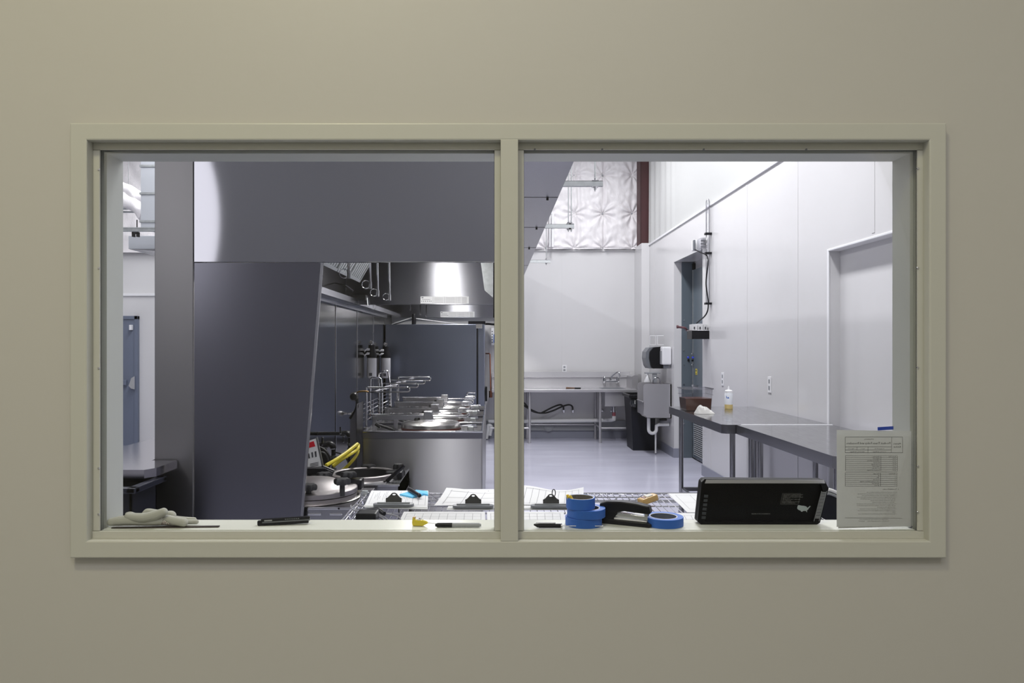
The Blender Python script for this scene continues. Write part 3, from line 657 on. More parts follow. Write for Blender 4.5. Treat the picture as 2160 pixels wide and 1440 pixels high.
for (x, y) in ((649, 1075), (715, 1072)):
    a = px(x, y, ky0); MB().cyl((a[0], ky0-0.006, a[2]), (a[0], ky0, a[2]), 0.006, n=10).build('rivet', M['chrome'], k1)
lx, ly = -1.115, 4.565; 
MB().lathe([(0, kz), (0.288, kz), (0.294, kz+0.004), (0.284, kz+0.008), (0, kz+0.008)], (lx, ly, 0), n=64).build('base_ring', M['lid'], k1)
MB().lathe([(0.27, kz+0.008), (0.272, kz+0.028), (0.262, kz+0.031)], (lx, ly, 0), n=64).build('flange', M['alu'], k1)
MB().lathe([(0.268, kz+0.031), (0.274, kz+0.034), (0.274, kz+0.060), (0.262, kz+0.067), (0.225, kz+0.068), (0.205, kz+0.078), (0.14, kz+0.106), (0.06, kz+0.118), (0, kz+0.119)], (lx, ly, 0), n=64).build('lid', M['alu'], k1)
for (x, y, r) in ((722, 1014, 0.044), (651, 1026, 0.044), (735, 1000, 0.046), (684, 1001, 0.046)):
    yy = {722: 4.40, 651: 4.33, 735: 4.70, 684: 4.80}[x]
    a = px(x, y, yy); knob(MB(), (a[0], yy, a[2]-0.02), r, 0.035, a[2]-0.02-kz-0.04).build('clamp_knob', M['blackm'], k1)
a = px(750, 1016, 4.72); MB().bbox(a[0]-0.06, a[0]+0.05, 4.66, 4.76, kz+0.02, a[2]+0.025, b=0.015).build('hinge_block', M['black'], k1)
for x in (kx0+0.06, kx1-0.06):
    for y in (ky0+0.06, ky1-0.06): MB().cyl((x, y, 0), (x, y, 0.1), 0.022, n=12).build('foot', M['chrome'], k1)
k2 = thing('pressure_kettle', 'open low kettle with dark round mouth, in front of the cooker row', 'kettle', (-0.95, 5.2, 0), 'low pressure kettles')
jx0, jx1, jy0, jy1 = -1.30, XX(842, 4.92), 4.92, 5.50
hx_ = XX(767, 5.2); hw = MB().box(jx0, jx1, jy0, jy0+0.006, 0.1, kz+0.01).box(jx0, jx1, jy1-0.006, jy1, 0.1, kz+0.01).box(jx0, jx0+0.006, jy0, jy1, 0.1, kz+0.01).box(jx1-0.006, jx1, jy0, jy1, 0.1, kz+0.01)
vs = []
for i in range(64):
    a_ = 2*PI*i/64; ca, sa = math.cos(a_), math.sin(a_)
    kx = ((jx1-hx_) if ca > 0 else (hx_-jx0))/max(abs(ca), 1e-6); ky = ((jy1-5.2) if sa > 0 else (5.2-jy0))/max(abs(sa), 1e-6); kk = min(kx, ky)
    vs += [(hx_+0.20*ca, 5.2+0.20*sa, kz+0.01), (hx_+kk*ca, 5.2+kk*sa, kz+0.01)]
hw.add(vs, [[2*i, 2*i+1, (2*i+3) % 128, (2*i+2) % 128] for i in range(64)])
hw.build('housing', M['steel'], k2)
MB().prism([(jy0, kz-0.1), (jy1, kz-0.1), (jy1, kz+0.022), (jy1-0.08, kz+0.022), (jy0, kz+0.012)], 0.008, 'x', jx1-0.008).build('side_shield', M['steel'], k2)
MB().bbox(jx0, jx1+0.003, jy0-0.006, jy0, kz+0.0, kz+0.014, b=0.002).build('front_lip', M['chrome'], k2)
lx, ly = XX(767, 5.2), 5.2; ro, ri = 0.232, 0.195
MB().lathe([(0.20, kz+0.0105), (0.248, kz+0.0105), (0.246, kz+0.016), (ro-0.01, kz+0.02)], (lx, ly, 0), n=64).build('base_ring', M['lid'], k2)
MB().lathe([(ro-0.01, kz+0.012), (ro, kz+0.016), (ro, kz+0.040), (ro-0.006, kz+0.045), (ri+0.006, kz+0.045), (ri, kz+0.040), (ri, kz+0.034)], (lx, ly, 0), n=64).build('mouth_ring', M['alu'], k2)
MB().lathe([(ri, kz+0.034), (ri+0.001, kz-0.25), (ri*0.7, kz-0.34), (0, kz-0.36)], (lx, ly, 0), n=48).build('kettle_liner', M['blackm'], k2)
a = px(777, 984, 5.45); knob(MB(), (a[0], 5.45, a[2]-0.02), 0.05, 0.035, 0.06, n=5).build('clamp_knob', M['blackm'], k2)
for (x, y, yy, r) in ((846, 984, 5.35, 0.036), (849, 997, 5.25, 0.034), (838, 1006, 5.15, 0.04)):
    a = px(x, y, yy); knob(MB(), (a[0]-0.02, yy, a[2]-0.03), r, 0.05, 0.05, n=5).build('clamp_knob', M['blackm'], k2)
a = px(836, 1000, 5.2); MB().bbox(a[0]-0.07, a[0]+0.05, 5.12, 5.24, a[2]-0.05, a[2]+0.03, b=0.012).build('hinge_block', M['black'], k2)
a = px(824, 1010, 5.0); MB().tube([(a[0]-0.03, 5.02, a[2]-0.02), (a[0]+0.09, 5.02, a[2]+0.09)], 0.014, n=8).build('hinge_arm', M['black'], k2)
for x in (jx0+0.06, jx1-0.06):
    for y in (jy0+0.06, jy1-0.06): MB().cyl((x, y, 0), (x, y, 0.1), 0.022, n=12).build('foot', M['chrome'], k2)
# black pivot beam with the sign card
t = thing('pivot_beam', 'black lifting beam over the closed kettle, carrying the sign card', 'beam', px(665, 993, 4.9))
a = px(630, 994, 4.9); b = px(690, 988, 4.9)
MB().bbox(a[0], b[0], 4.86, 4.93, a[2]-0.018, a[2]+0.026, b=0.006).build('beam', M['black'], t)
MB().cyl((b[0]-0.03, 4.9, a[2]+0.02), (XX(703, 4.9), 4.9, ZZ(997, 4.9)), 0.022, n=14).build('pivot_tube', M['black'], t)
MB().cyl((a[0]+0.03, 4.9, kz), (a[0]+0.03, 4.9, a[2]), 0.02, n=12).build('support_post', M['iron'], t)
t = thing('sign_card', 'white sign card with a red panel, leaning beside the yellow hoses', 'sign', px(662, 985, 5.0))
cr = [(630, 988), (680, 983), (668, 924), (630, 936)]
MB().prism([(XX(x, 5.0), ZZ(y, 5.0)) for x, y in cr], 0.006, 'y', 5.0).build('card', M['paper'], t)
MB().prism([(XX(x, 4.998), ZZ(y, 4.998)) for x, y in [(679, 983), (682.5, 983), (669.5, 921), (666, 922)]], 0.012, 'y', 4.996).build('card_edge', M['galv'], t)
MB().prism([(XX(x, 4.998), ZZ(y, 4.998)) for x, y in [(640, 947), (665, 941), (661.5, 930), (640, 937)]], 0.003, 'y', 4.997).build('red_panel', M['redink'], t)
m_ = MB()
for i, (x, y) in enumerate(((644, 960), (651, 957), (658, 954), (665, 952))): m_.prism([(XX(q[0], 4.998), ZZ(q[1], 4.998)) for q in ((x, y+9+i), (x+3, y+8+i), (x+1+i*0.4, y-1), (x-1.5, y))], 0.002, 'y', 4.997)
for i in range(3): m_.prism([(XX(q[0], 4.998), ZZ(q[1], 4.998)) for q in ((654, 978+i*3), (672, 974+i*3), (672, 975.2+i*3), (654, 979.2+i*3))], 0.002, 'y', 4.997)
m_.build('card_print', M['ink'], t)
# yellow hoses
hl = ['upper yellow gas hose rising right from the black beam to the cookers', 'middle yellow gas hose, crossing under the upper one', 'lowest yellow gas hose, dipping behind the open kettle']
for k, q in enumerate(([(688, 981, 5.0), (712, 967, 5.1), (735, 951, 5.25), (754, 936, 5.4)], [(702, 983, 5.15), (722, 968, 5.2), (745, 954, 5.3), (755, 946, 5.45), (756, 938, 5.5)], [(712, 997, 5.35), (727, 988, 5.38), (742, 973, 5.4), (752, 960, 5.45), (756, 950, 5.5)])):
    tag(MB().tube(smooth_path([px(*p) for p in q], 8), 0.0125 if k < 2 else 0.0115, n=12).build('gas_hose', M['yellow']), hl[k], 'hose', 'yellow gas hoses')
# valve trees behind the kettles
for k, (x, y, Y, l_) in enumerate(((694, 935, 6.2, 'left iron valve tree with two bright levers, above the sign card'), (730, 912, 7.2, 'right iron valve tree, higher, above the yellow hoses'))):
    s_ = Y/F
    t = thing('valve_tree', l_, 'valve', px(x, y+50, Y), 'gas valve trees along the backsplash')
    p = Vector(px(x, y, Y))
    MB().cyl((PX1+0.01, Y, p.z-0.01), (p.x-0.05, Y, p.z-0.01), 0.018, n=12).cyl((p.x-0.05, Y, p.z-0.01), (p.x-0.01, Y, p.z-0.01), 0.028, n=8).build('feed_pipe', M['iron'], t)
    MB().tube(arc((p.x-0.0, Y, p.z-0.04), 0.036, PI*0.75, 0, 8), 0.026, n=12).build('elbow', M['iron'], t)
    MB().cyl((p.x+0.036, Y, p.z-0.05), (p.x+0.036, Y, 0.3), 0.016, n=12).build('drop_leg', M['iron'], t)
    for j in range(4): MB().cyl((p.x+0.036, Y, p.z-0.10-j*0.05), (p.x+0.036, Y, p.z-0.125-j*0.05), 0.026, n=8).build('union_nut', M['iron'] if j % 2 else M['galv'], t)
    MB().bbox(p.x-0.055, p.x-0.035, Y-0.05, Y-0.035, p.z-0.01, p.z+0.06, b=0.004).build('lever', M['chrome'], t)
    MB().bbox(p.x-0.025, p.x-0.008, Y-0.05, Y-0.035, p.z-0.09, p.z-0.03, b=0.004).build('lever', M['chrome'], t)
    MB().tube(smooth_path([(p.x+0.05, Y-0.02, p.z-0.07), (p.x+0.12, Y-0.03, p.z-0.09), (p.x+0.17, Y-0.03, p.z-0.17), (p.x+0.19, Y-0.03, p.z-0.4)]), 0.006, n=8).build('sensor_tube', M['rubber'], t)
tag(MB().lathe([(0, 0), (0.02, 0), (0.03, -0.02), (0.012, -0.03), (0, -0.03)], (PX1+0.08, 8.7, ZZ(872, 8.7)), n=16, axis='y').cyl((PX1+0.01, 8.7, ZZ(872, 8.7)), (PX1+0.12, 8.7, ZZ(872, 8.7)), 0.012).build('wall_faucet_knob', M['chrome']), 'small chrome knob on a stub pipe low on the backsplash', 'valve')
t = thing('cable_reel', 'round black reel disc on a stand between sign card and valve tree', 'reel', (XX(667, 5.7), 5.72, 0))
MB().cyl((XX(667, 5.7), 5.72, 0), (XX(667, 5.7), 5.72, ZZ(972, 5.7)), 0.02, n=10).build('stand', M['iron'], t)
MB().lathe([(0, 0), (0.10, 0), (0.12, -0.01), (0.12, -0.04), (0, -0.04)], (XX(667, 5.7), 5.7, ZZ(972, 5.7)), n=32, axis='y').build('disc', M['rubber'], t)
MB().tube(smooth_path([px(672, 953, 5.6), px(685, 957, 5.6), px(693, 975, 5.6), px(690, 1000, 5.6)]), 0.010, n=8).build('cord', M['rubber'], t)

# ------------------------------------------------------------------ left side room seen past the partition
t = thing('door_1', None, None, (-5.7, 11.5, 0)); t['kind'] = 'structure'
dx0, dx1 = XX(291, 11.45)-1.05, XX(291, 11.45)
fr = MB(); fr.bbox(dx1-0.055, dx1, 11.44, 11.5, 0, 2.02, b=0.004).bbox(dx0, dx0+0.055, 11.44, 11.5, 0, 2.02, b=0.004).bbox(dx0, dx1, 11.44, 11.5, 1.965, 2.02, b=0.004)
fr.build('door_frame', M['doorb'], t)
MB().bbox(dx0+0.057, dx1-0.057, 11.455, 11.495, 0.01, 1.963, b=0.003).build('door_leaf', M['doorb'], t)
MB().bbox(dx1-0.115, dx1-0.075, 11.40, 11.455, 1.80, 1.88, b=0.006).build('door_closer', M['white'], t)
MB().bbox(dx0+0.1, dx1-0.16, 11.40, 11.44, 0.95, 1.03, b=0.008).build('push_bar', M['doorb'], t)
a = px(279, 807, 11.38); MB().prism([(a[0]-0.06, a[2]-0.05), (a[0]-0.02, a[2]+0.07), (a[0]+0.03, a[2]+0.10), (a[0]+0.03, a[2]-0.10), (a[0]-0.02, a[2]-0.09)], 0.07, 'y', 11.385).build('latch_case', M['chrome'], t)
t = thing('steel_table', 'steel table seen at the far left, its shiny top mirroring the grey door', 'table', (-2.3, 5, 0))
TZ = 0.90
o = MB().prism([(-3.0, 3.89), (-1.835, 3.89), (-1.80, 3.955), (-1.80, 4.215), (-1.945, 4.215), (-1.945, 5.2), (-2.4, 5.2), (-2.4, 4.85), (-3.0, 4.85)], 0.045, 'z', TZ-0.045)
o.build('table_top', mat('stainless_top_left', (0.62, 0.60, 0.64), 0.12, 1, bump=0.015, bscale=3), t)
for (x, y) in ((-2.95, 4.12), (-2.0, 4.14), (-2.0, 5.1), (-2.9, 4.8)): MB().cyl((x, y, 0), (x, y, TZ-0.045), 0.02, n=12).build('leg', M['tleg'], t)
MB().bbox(-2.95, -1.95, 4.19, 4.22, 0.03, TZ-0.046, b=0.003).build('dark_filler', M['bin'], t)  # invented dark sheet, keeps the view under the table dark
t = thing('black_tub', 'open black plastic tub below the steel table at far left', 'tub', (-2.1, 3.7, 0))
tb = MB(); X0, X1, Y0, Y1, ZT = -2.6, -1.785, 3.69, 4.05, 0.842
tb.box(X0+0.03, X1-0.04, Y0+0.04, Y0+0.05, 0.02, ZT-0.02).box(X0+0.03, X1-0.04, Y1-0.05, Y1-0.04, 0.02, ZT-0.02).box(X0+0.03, X0+0.04, Y0+0.04, Y1-0.04, 0.02, ZT-0.02).box(X1-0.05, X1-0.04, Y0+0.04, Y1-0.04, 0.02, ZT-0.02).box(X0+0.03, X1-0.04, Y0+0.04, Y1-0.04, 0.0, 0.02)
tb.build('tub_body', M['bin'], t)
r = MB(); r.bbox(X0, X1, Y0, Y0+0.05, ZT-0.03, ZT, b=0.008).bbox(X0, X1, Y1-0.05, Y1, ZT-0.03, ZT, b=0.008).bbox(X0, X0+0.05, Y0, Y1, ZT-0.03, ZT, b=0.008).bbox(X1-0.05, X1, Y0, Y1, ZT-0.03, ZT, b=0.008)
r.build('rim', mat('bin_rim', (0.012, 0.014, 0.025), 0.3), t)
# overhead things on the left
Yd = 8.2
t = thing('exhaust_duct', 'grey rectangular sheet metal duct with raised seams, rising at the far left top', 'duct', (XX(320, Yd), Yd, 2.9))
MB().box(XX(297, Yd), -2.6, Yd, Yd+0.5, ZZ(480, Yd), 5.2).build('duct_body', M['duct'], t)
for y in (350, 408, 467): MB().box(XX(297, Yd)-0.012, -2.59, Yd-0.012, Yd+0.51, ZZ(y, Yd)-0.012, ZZ(y, Yd)+0.012).build('duct_flange', M['galv'], t)
t = thing('trapeze_strut', 'galvanised strut with a pipe clamp crossing in front of the far left duct', 'strut', (-4, 7.6, ZZ(484, 7.6)))
z = ZZ(484, 7.6)
MB().box(-4.6, -1.96, 7.58, 7.62, z-0.02, z+0.02).box(-4.6, -1.96, 7.575, 7.58, z+0.008, z+0.02).build('channel', M['galv'], t)
a = px(286, 491, 7.57); MB().box(a[0]-0.035, a[0]-0.015, 7.56, 7.60, a[2]-0.04, a[2]).box(a[0]+0.010, a[0]+0.03, 7.56, 7.60, a[2]-0.04, a[2]).box(a[0]-0.035, a[0]+0.03, 7.56, 7.60, a[2]-0.01, a[2]+0.01).build('pipe_clamp', M['iron'], t)
MB().cyl((a[0], 7.6, z), (a[0], 7.6, z+0.10), 0.006, n=8).build('rod_stub', M['iron'], t)
for x in (-4.4, -2.6): MB().cyl((x, 7.6, z), (x, 7.6, 5.2), 0.006, n=8).build('threaded_rod', M['galv'], t)
t = thing('supply_box', 'grey overhead sheet metal box at far left, open wedge below, under the strut', 'box', (XX(300, 8), 8.0, ZZ(520, 8)))
bx0 = XX(271, 7.9)
MB().bbox(bx0, -1.96, 7.9, 9.5, ZZ(525, 7.9), ZZ(497, 7.9), b=0.004).build('box_body', M['duct'], t)
MB().add([(bx0, 7.9, ZZ(525, 7.9)), (-1.96, 7.9, ZZ(525, 7.9)), (-1.96, 7.9, ZZ(553, 7.9)), (bx0, 9.5, ZZ(525, 7.9)), (-1.96, 9.5, ZZ(525, 7.9)), (-1.96, 9.5, ZZ(553, 7.9))], [(0,1,2),(3,5,4),(0,2,5,3),(1,4,5,2),(0,3,4,1)]).build('wedge_skirt', M['steel'], t)
def sheetL(u, v):
    x = -5.9+u*3.9; z = 3.02+v*2.2
    return (x, 11.46+0.03*noise.noise(Vector((x*6+z*4, z*3, 2)))+0.02*noise.noise(Vector((x*14, z*9, 7)))+0.02*math.sin(z*9), z)
tag(MB().grid(sheetL, 90, 50).box(-5.9, -2.0, 11.43, 11.50, 3.0, 3.03).build('insulation_blanket', M['insul']), 'white wrinkled insulation sheet high on the far wall at far left', 'insulation')
# rolled foil bundle
q = [px(255, 395, 9.5), px(270, 402, 9.5), px(292, 414, 9.5), px(305, 424, 9.5)]
def bundle(off, r, seed):
    P = smooth_path([(p[0], p[1]+0.01*i, p[2]+off) for i, p in enumerate(q)], 8); m = MB(); m.tube(P, r, n=20)
    m.v = [v+Vector((noise.noise(v*9+Vector((seed, 0, 0))), 0.5*noise.noise(v*9), noise.noise(v*9+Vector((0, seed, 0)))))*0.035 for v in m.v]; return m
t = thing('foil_duct_roll', 'crumpled white foil covered flexible duct hanging at far left, above the strut', 'duct', q[1])
bundle(0, 0.07, 1).build('upper_roll', M['insul'], t); bundle(-0.15, 0.10, 5).build('lower_roll', M['insul'], t)
MB().cyl((q[1][0], 9.51, q[1][2]), (q[1][0], 9.51, 5.2), 0.004, n=6).build('hanging_wire', M['galv'], t)
for y in (440, 447): MB().cyl(px(250, y, 9.6), px(296, y, 9.6), 0.012, n=8).build('support_rod', M['galv'], t)

# ------------------------------------------------------------------ right wall: door recess
t = thing('door_2', None, None, (2.78, 9.6, 0)); t['kind'] = 'structure'
fx = 2.52+0.107
MB().bbox(XX(1437.5, 10.29), 2.80, 10.27, 10.298, 0, 2.716, b=0.004).build('door_frame', M['door'], t)
for y in (675, 693, 738, 770, 811, 854, 893): 
    a = px(1441, y, 10.265); MB().cyl((a[0]+0.01, 10.262, a[2]), (a[0]+0.01, 10.27, a[2]), 0.012, n=10).build('rivet', M['chrome'], t)
MB().box(2.765, 2.80, 10.22, 10.268, 0, 2.7).build('door_gap', M['dark'], t)
MB().bbox(2.755, 2.795, 8.95, 10.215, 0.02, 2.60, b=0.005).build('door_leaf', M['door'], t)
MB().bbox(2.745, 2.756, 10.17, 10.20, 0.9, 2.60, b=0.003).build('edge_guard', M['galv'], t)
lv = MB()
for i in range(18): lv.add([(2.755, y, 0.08+i*0.027+dz) for y in (9.0, 10.1) for dz in (0, 0.018)]+[(2.735, y, 0.08+i*0.027) for y in (9.0, 10.1)], [(0,1,3,2),(0,4,5,2),(4,1,3,5)])
lv.build('louvre_grille', M['gmid'], t)
a = px(1468, 784, 10.0); MB().box(2.752, 2.756, a[1]-0.02, a[1]+0.06, a[2]-0.04, a[2]+0.04).build('yellow_sticker', M['yplastic'], t)
MB().box(2.751, 2.7525, a[1]+0.0, a[1]+0.04, a[2]+0.005, a[2]+0.028).box(2.751, 2.7525, a[1]+0.0, a[1]+0.04, a[2]-0.03, a[2]-0.02).build('sticker_print', M['ink'], t)
a = px(1468, 813, 9.95); MB().bbox(2.68, 2.756, a[1]-0.03, a[1]+0.05, a[2]-0.01, a[2]+0.012, b=0.005).cyl((2.70, a[1], a[2]-0.03), (2.755, a[1], a[2]-0.03), 0.016).build('door_lever', M['chrome'], t)
for (x, y, m_) in ((1456, 754, 'bluedot'), (1462, 754, 'bluedot'), (1457, 760, 'black'), (1461, 760, 'black'), (1461, 769, 'chrome'), (1461, 746, 'chrome')):
    a = px(x, y, 10.15); MB().lathe([(0, 0), (0.016, 0), (0.012, -0.012), (0, -0.014)], (a[0], 10.262 if x < 1459 else 10.16, a[2]), n=12, axis='y').build('lock_button', M[m_], t)
# far end louvred patch light strip inside the recess top
# ------------------------------------------------------------------ on the right wall
def wp(x, y, d=0.0):                                                 # point on the right wall plane (offset d toward the room)
    Y = F*(WR-d)/(x-CX); return Vector((WR-d, Y, EYE-(y-CY)*Y/F))
def outlet(p, ax, lab, gangs=1):
    t = thing('power_outlet', lab, 'outlet', p, 'wall outlets')
    h = 0.06; w2 = 0.037
    if ax == 'x':
        MB().bbox(p.x-0.007, p.x-0.0005, p.y-w2, p.y+w2, p.z-h*1.2, p.z+h*1.2, b=0.002).build('cover_plate', M['white'], t)
        for dz in (0.03, -0.03): MB().bbox(p.x-0.009, p.x-0.006, p.y-0.017, p.y+0.017, p.z+dz-0.018, p.z+dz+0.018, b=0.002).build('socket', M['gmid'], t)
    else:
        MB().bbox(p.x-w2, p.x+w2, p.y-0.007, p.y-0.0005, p.z-h, p.z+h, b=0.002).build('cover_plate', M['white'], t)
        for dz in (0.025, -0.025): MB().bbox(p.x-0.017, p.x+0.017, p.y-0.009, p.y-0.006, p.z+dz-0.016, p.z+dz+0.016, b=0.002).build('socket', M['gmid'], t)
outlet(wp(1525, 799), 'x', 'white outlet on the right wall behind the squeeze bottle')
outlet(wp(1624, 811), 'x', 'white outlet on the right wall, nearest the camera, above the prep tables')
outlet(Vector((XX(1190.5, 12.5), 12.5, ZZ(777, 12.5))), 'y', 'white outlet on the far wall above the sink table')
t = thing('junction_box', 'small white junction box with hinged clamp by the top corner of the door recess', 'box', wp(1478, 517))
a = wp(1472, 517, 0.05); b = wp(1490, 517, 0.04)
MB().bbox(WR-0.10, WR, 8.93, 9.02, a.z-0.06, a.z+0.07, b=0.008).build('housing', M['white'], t)
MB().bbox(WR-0.075, WR, 8.70, 8.86, a.z-0.06, a.z+0.06, b=0.006).build('clear_cover', M['cleart'], t)
for j in range(3): MB().bbox(WR-0.05, WR, 8.74, 8.80, a.z-0.045+j*0.035, a.z-0.025+j*0.035, b=0.004).build('terminal', M['gmid'], t)
MB().bbox(WR-0.11, WR-0.09, 8.88, 8.93, a.z-0.055, a.z+0.06, b=0.003).build('clamp', M['ggrey'], t)
t = thing('clear_tube', 'clear plastic tube standing up the right wall, held by two black clips', 'tube', wp(1493, 470))
c = wp(1493, 470, 0.04); zt = wp(1493, 419, 0.04).z; zb = wp(1493, 640, 0.04).z
MB().lathe([(0.024, zb), (0.024, zt-0.03), (0.014, zt-0.005), (0, zt)], (WR-0.04, c.y, 0), n=16).build('tube_wall', M['cleart'], t)
for y in (493, 534, 640):
    z = wp(1493, y, 0.04).z; MB().bbox(WR-0.075, WR, c.y-0.03, c.y+0.03, z-0.012, z+0.012, b=0.004).build('clip', M['black'], t)
Ym = c.y-0.03
q = [(WR-0.09, 8.9, wp(1478, 528).z), (WR-0.08, 8.72, wp(1488, 533).z), (WR-0.045, c.y-0.02, wp(1493, 548).z), (WR-0.06, c.y, wp(1490, 600).z), (WR-0.04, c.y-0.02, wp(1493, 640).z), (WR-0.06, c.y, wp(1491, 664).z), (WR-0.08, 8.86, wp(1486, 681).z)]
tag(MB().tube(smooth_path(q), 0.008, n=8).build('power_cable', M['black']), 'black cord running down the clear tube to the white boxes', 'cord')
t = thing('wall_shelf', 'small black wall shelf on the right wall holding white boxes, beside the door recess', 'shelf', wp(1480, 706))
zs = wp(1495, 714, 0.0).z
s0 = 8.62; s1 = 8.84
MB().box(WR-0.20, WR, s0, s0+0.004, zs, zs+0.095).box(WR-0.20, WR, s1-0.004, s1, zs, zs+0.095).box(WR-0.20, WR-0.196, s0, s1, zs, zs+0.095).box(WR-0.004, WR, s0, s1, zs, zs+0.095).box(WR-0.20, WR, s0, s1, zs-0.004, zs).build('tray', M['black'], t)
MB().tube([(WR-0.202, s0-0.002, zs+0.097), (WR, s0-0.002, zs+0.097), (WR, s1, zs+0.097), (WR-0.202, s1, zs+0.097)], 0.003, n=6, closed=True).build('rim_wire', M['chrome'], t)
for k, (x0, x1, h) in enumerate(((-0.185, -0.125, 0.17), (-0.118, -0.062, 0.175), (-0.056, -0.012, 0.165))):
    t = thing('white_carton', ['left one of the three white cartons in the small wall shelf', 'middle white carton in the small wall shelf, dark mark in front', 'right one of the three white cartons in the small wall shelf'][k], 'box', (WR+x0, 8.7, zs), 'white cartons in the wall shelf')
    MB().bbox(WR+x0, WR+x1, 8.66, 8.80, zs+0.0005, zs+h, b=0.002).build('carton_body', M['paper'], t)
    MB().box(WR+x0+0.015, WR+x0+0.03, 8.657, 8.66, zs+0.11, zs+0.14).build('printed_mark', M['ink'], t)
tag(MB().tube(smooth_path([(WR-0.17, 8.95, zs+0.10), (WR-0.21, 8.9, zs+0.13), (WR-0.27, 8.9, zs+0.14), (WR-0.30, 8.9, zs+0.145)]), 0.014, n=10).cyl((WR-0.17, 8.90, zs+0.10), (WR, 8.86, zs+0.10), 0.010, n=8).lathe([(0, 0), (0.02, 0), (0.02, 0.02), (0, 0.02)], (WR-0.31, 8.9, zs+0.145), axis='x', n=12).build('hose_nozzle', mat('purple_brown', (0.12, 0.05, 0.06), 0.4)), 'purple-brown curved nozzle poking out left of the wall shelf', 'nozzle')

# ------------------------------------------------------------------ hand sink corner
t = thing('hand_sink', 'wall-mounted stainless hand sink with side splashes and gooseneck faucet', 'sink', (2.3, 10.6, 0.6))
hx0 = XX(1357, 10.43); hy0, hy1 = 10.43, 10.86
zt, zm, zb = ZZ(809, 10.43), ZZ(847, 10.43), ZZ(882, 10.43)
def roundtop(x0, x1, z0, z1, r):
    return [(x0, z0), (x1, z0), (x1, z1-0.005)]+[(x0+r-r*math.sin(a), z1-r+r*math.cos(a)) for a in [i*PI/2/6 for i in range(7)]]
MB().prism(roundtop(hx0, 2.515, zm, zt, 0.05), 0.006, 'y', hy0).prism(roundtop(hx0, 2.515, zm, zt, 0.05), 0.006, 'y', hy1-0.006).build('side_splash', M['satin'], t)
b = MB()
b.prism([(hx0, zm), (2.515, zm), (2.515, zb), (hx0+0.07, zb), (hx0+0.005, zb+0.06)], 0.006, 'y', hy0).prism([(hx0, zm), (2.515, zm), (2.515, zb), (hx0+0.07, zb), (hx0+0.005, zb+0.06)], 0.006, 'y', hy1-0.006)
b.box(hx0, hx0+0.006, hy0, hy1, zb+0.05, zm).box(hx0+0.06, 2.515, hy0, hy1, zb, zb+0.006).bbox(hx0-0.012, hx0+0.01, hy0, hy1, zm-0.012, zm+0.004, b=0.004).box(2.50, 2.515, hy0, hy1, zb, zt)
b.build('basin', M['satin'], t)
fx_ = 2.40; fy = 10.62
MB().tube([(fx_, fy, zm+0.0), (fx_, fy, zt+0.03)]+arc((fx_-0.05, fy, zt+0.03), 0.05, 0, PI, 8)+[(fx_-0.10, fy, zt-0.02)], 0.010, n=8).build('faucet', M['chrome'], t)
MB().tube([(2.22, 10.55, zb), (2.22, 10.55, zb-0.16)]+arc((2.275, 10.55, zb-0.17), 0.055, PI, 2*PI, 8)+[(2.33, 10.55, zb-0.12), (2.37, 10.55, zb-0.10), (2.51, 10.55, zb-0.10)], 0.024, n=12).build('drain_trap', M['pvc'], t)
MB().cyl((2.33, 10.6, 0.02), (2.33, 10.6, zb-0.22), 0.012, n=8).build('water_pipe', M['pvc'], t)
MB().cyl((2.42, 10.5, zb), (2.42, 10.5, zb-0.04), 0.03).cyl((2.36, 10.48, zb-0.03), (2.46, 10.48, zb-0.02), 0.02).build('stop_valve', M['iron'], t)
t = thing('soap_bracket', 'grey T-shaped post bracket standing behind the hand sink', 'bracket', (2.33, 10.75, zm))
a = px(1379, 786, 10.75)
MB().bbox(a[0]-0.02, a[0]+0.045, 10.73, 10.77, zt-0.005, a[2], b=0.006).bbox(a[0]-0.13, a[0]+0.09, 10.72, 10.78, a[2]-0.012, a[2]+0.008, b=0.005).build('post', M['gmid'], t)
t = thing('spray_bottle', 'small white bottle standing on the far rim of the hand sink', 'bottle', px(1366, 808, 10.95))
a = px(1366, 808, 10.95)
MB().lathe([(0, -0.0), (0.05, 0), (0.052, 0.03), (0.02, 0.10), (0.014, 0.12), (0, 0.12)], a, n=20).build('bottle_body', M['white'], t)
MB().bbox(a[0]-0.03, a[0]+0.015, a[1]-0.012, a[1]+0.012, a[2]+0.12, a[2]+0.15, b=0.005).build('trigger_head', M['white'], t)
MB().bbox(a[0]-0.05, 2.50, 10.90, 11.0, a[2]-0.008, a[2]-0.0005, b=0.003).build('rest', M['steel'], t)
t = thing('towel_dispenser', 'big black rounded paper towel dispenser on the wall above the hand sink', 'dispenser', (2.35, 10.8, ZZ(754, 10.75)))
Yt = 10.72
def V(x, y, Y=Yt): return (XX(x, Y), ZZ(y, Y))
prof = [V(1416, 732), V(1392, 731), V(1378, 733), V(1371, 742), V(1370, 755), V(1373, 770), V(1377, 777), V(1416, 777)]
prof = [(min(p[0], 2.515), p[1]) for p in prof]
MB().prism(prof, 0.05, 'y', Yt).build('dark_cover', M['black'], t)
prof2 = [(p[0]-0.045 if p[0] < 2.5 else p[0], p[1]) for p in prof]
MB().prism(prof2, 0.28, 'y', Yt+0.05).build('housing', M['ggrey'], t)
t = thing('soap_dispenser', 'white soap dispenser on the wall right beside the black towel dispenser', 'dispenser', (2.48, 10.5, ZZ(750, 10.45)))
Ys_ = 10.42
MB().bbox(XX(1397, Ys_), 2.515, Ys_, Ys_+0.14, ZZ(769, Ys_), ZZ(731, Ys_), b=0.02).build('housing', M['white'], t)
MB().bbox(XX(1396, Ys_), XX(1399, Ys_), Ys_+0.02, Ys_+0.12, ZZ(768, Ys_), ZZ(740, Ys_), b=0.003).build('push_lever', M['gmid'], t)
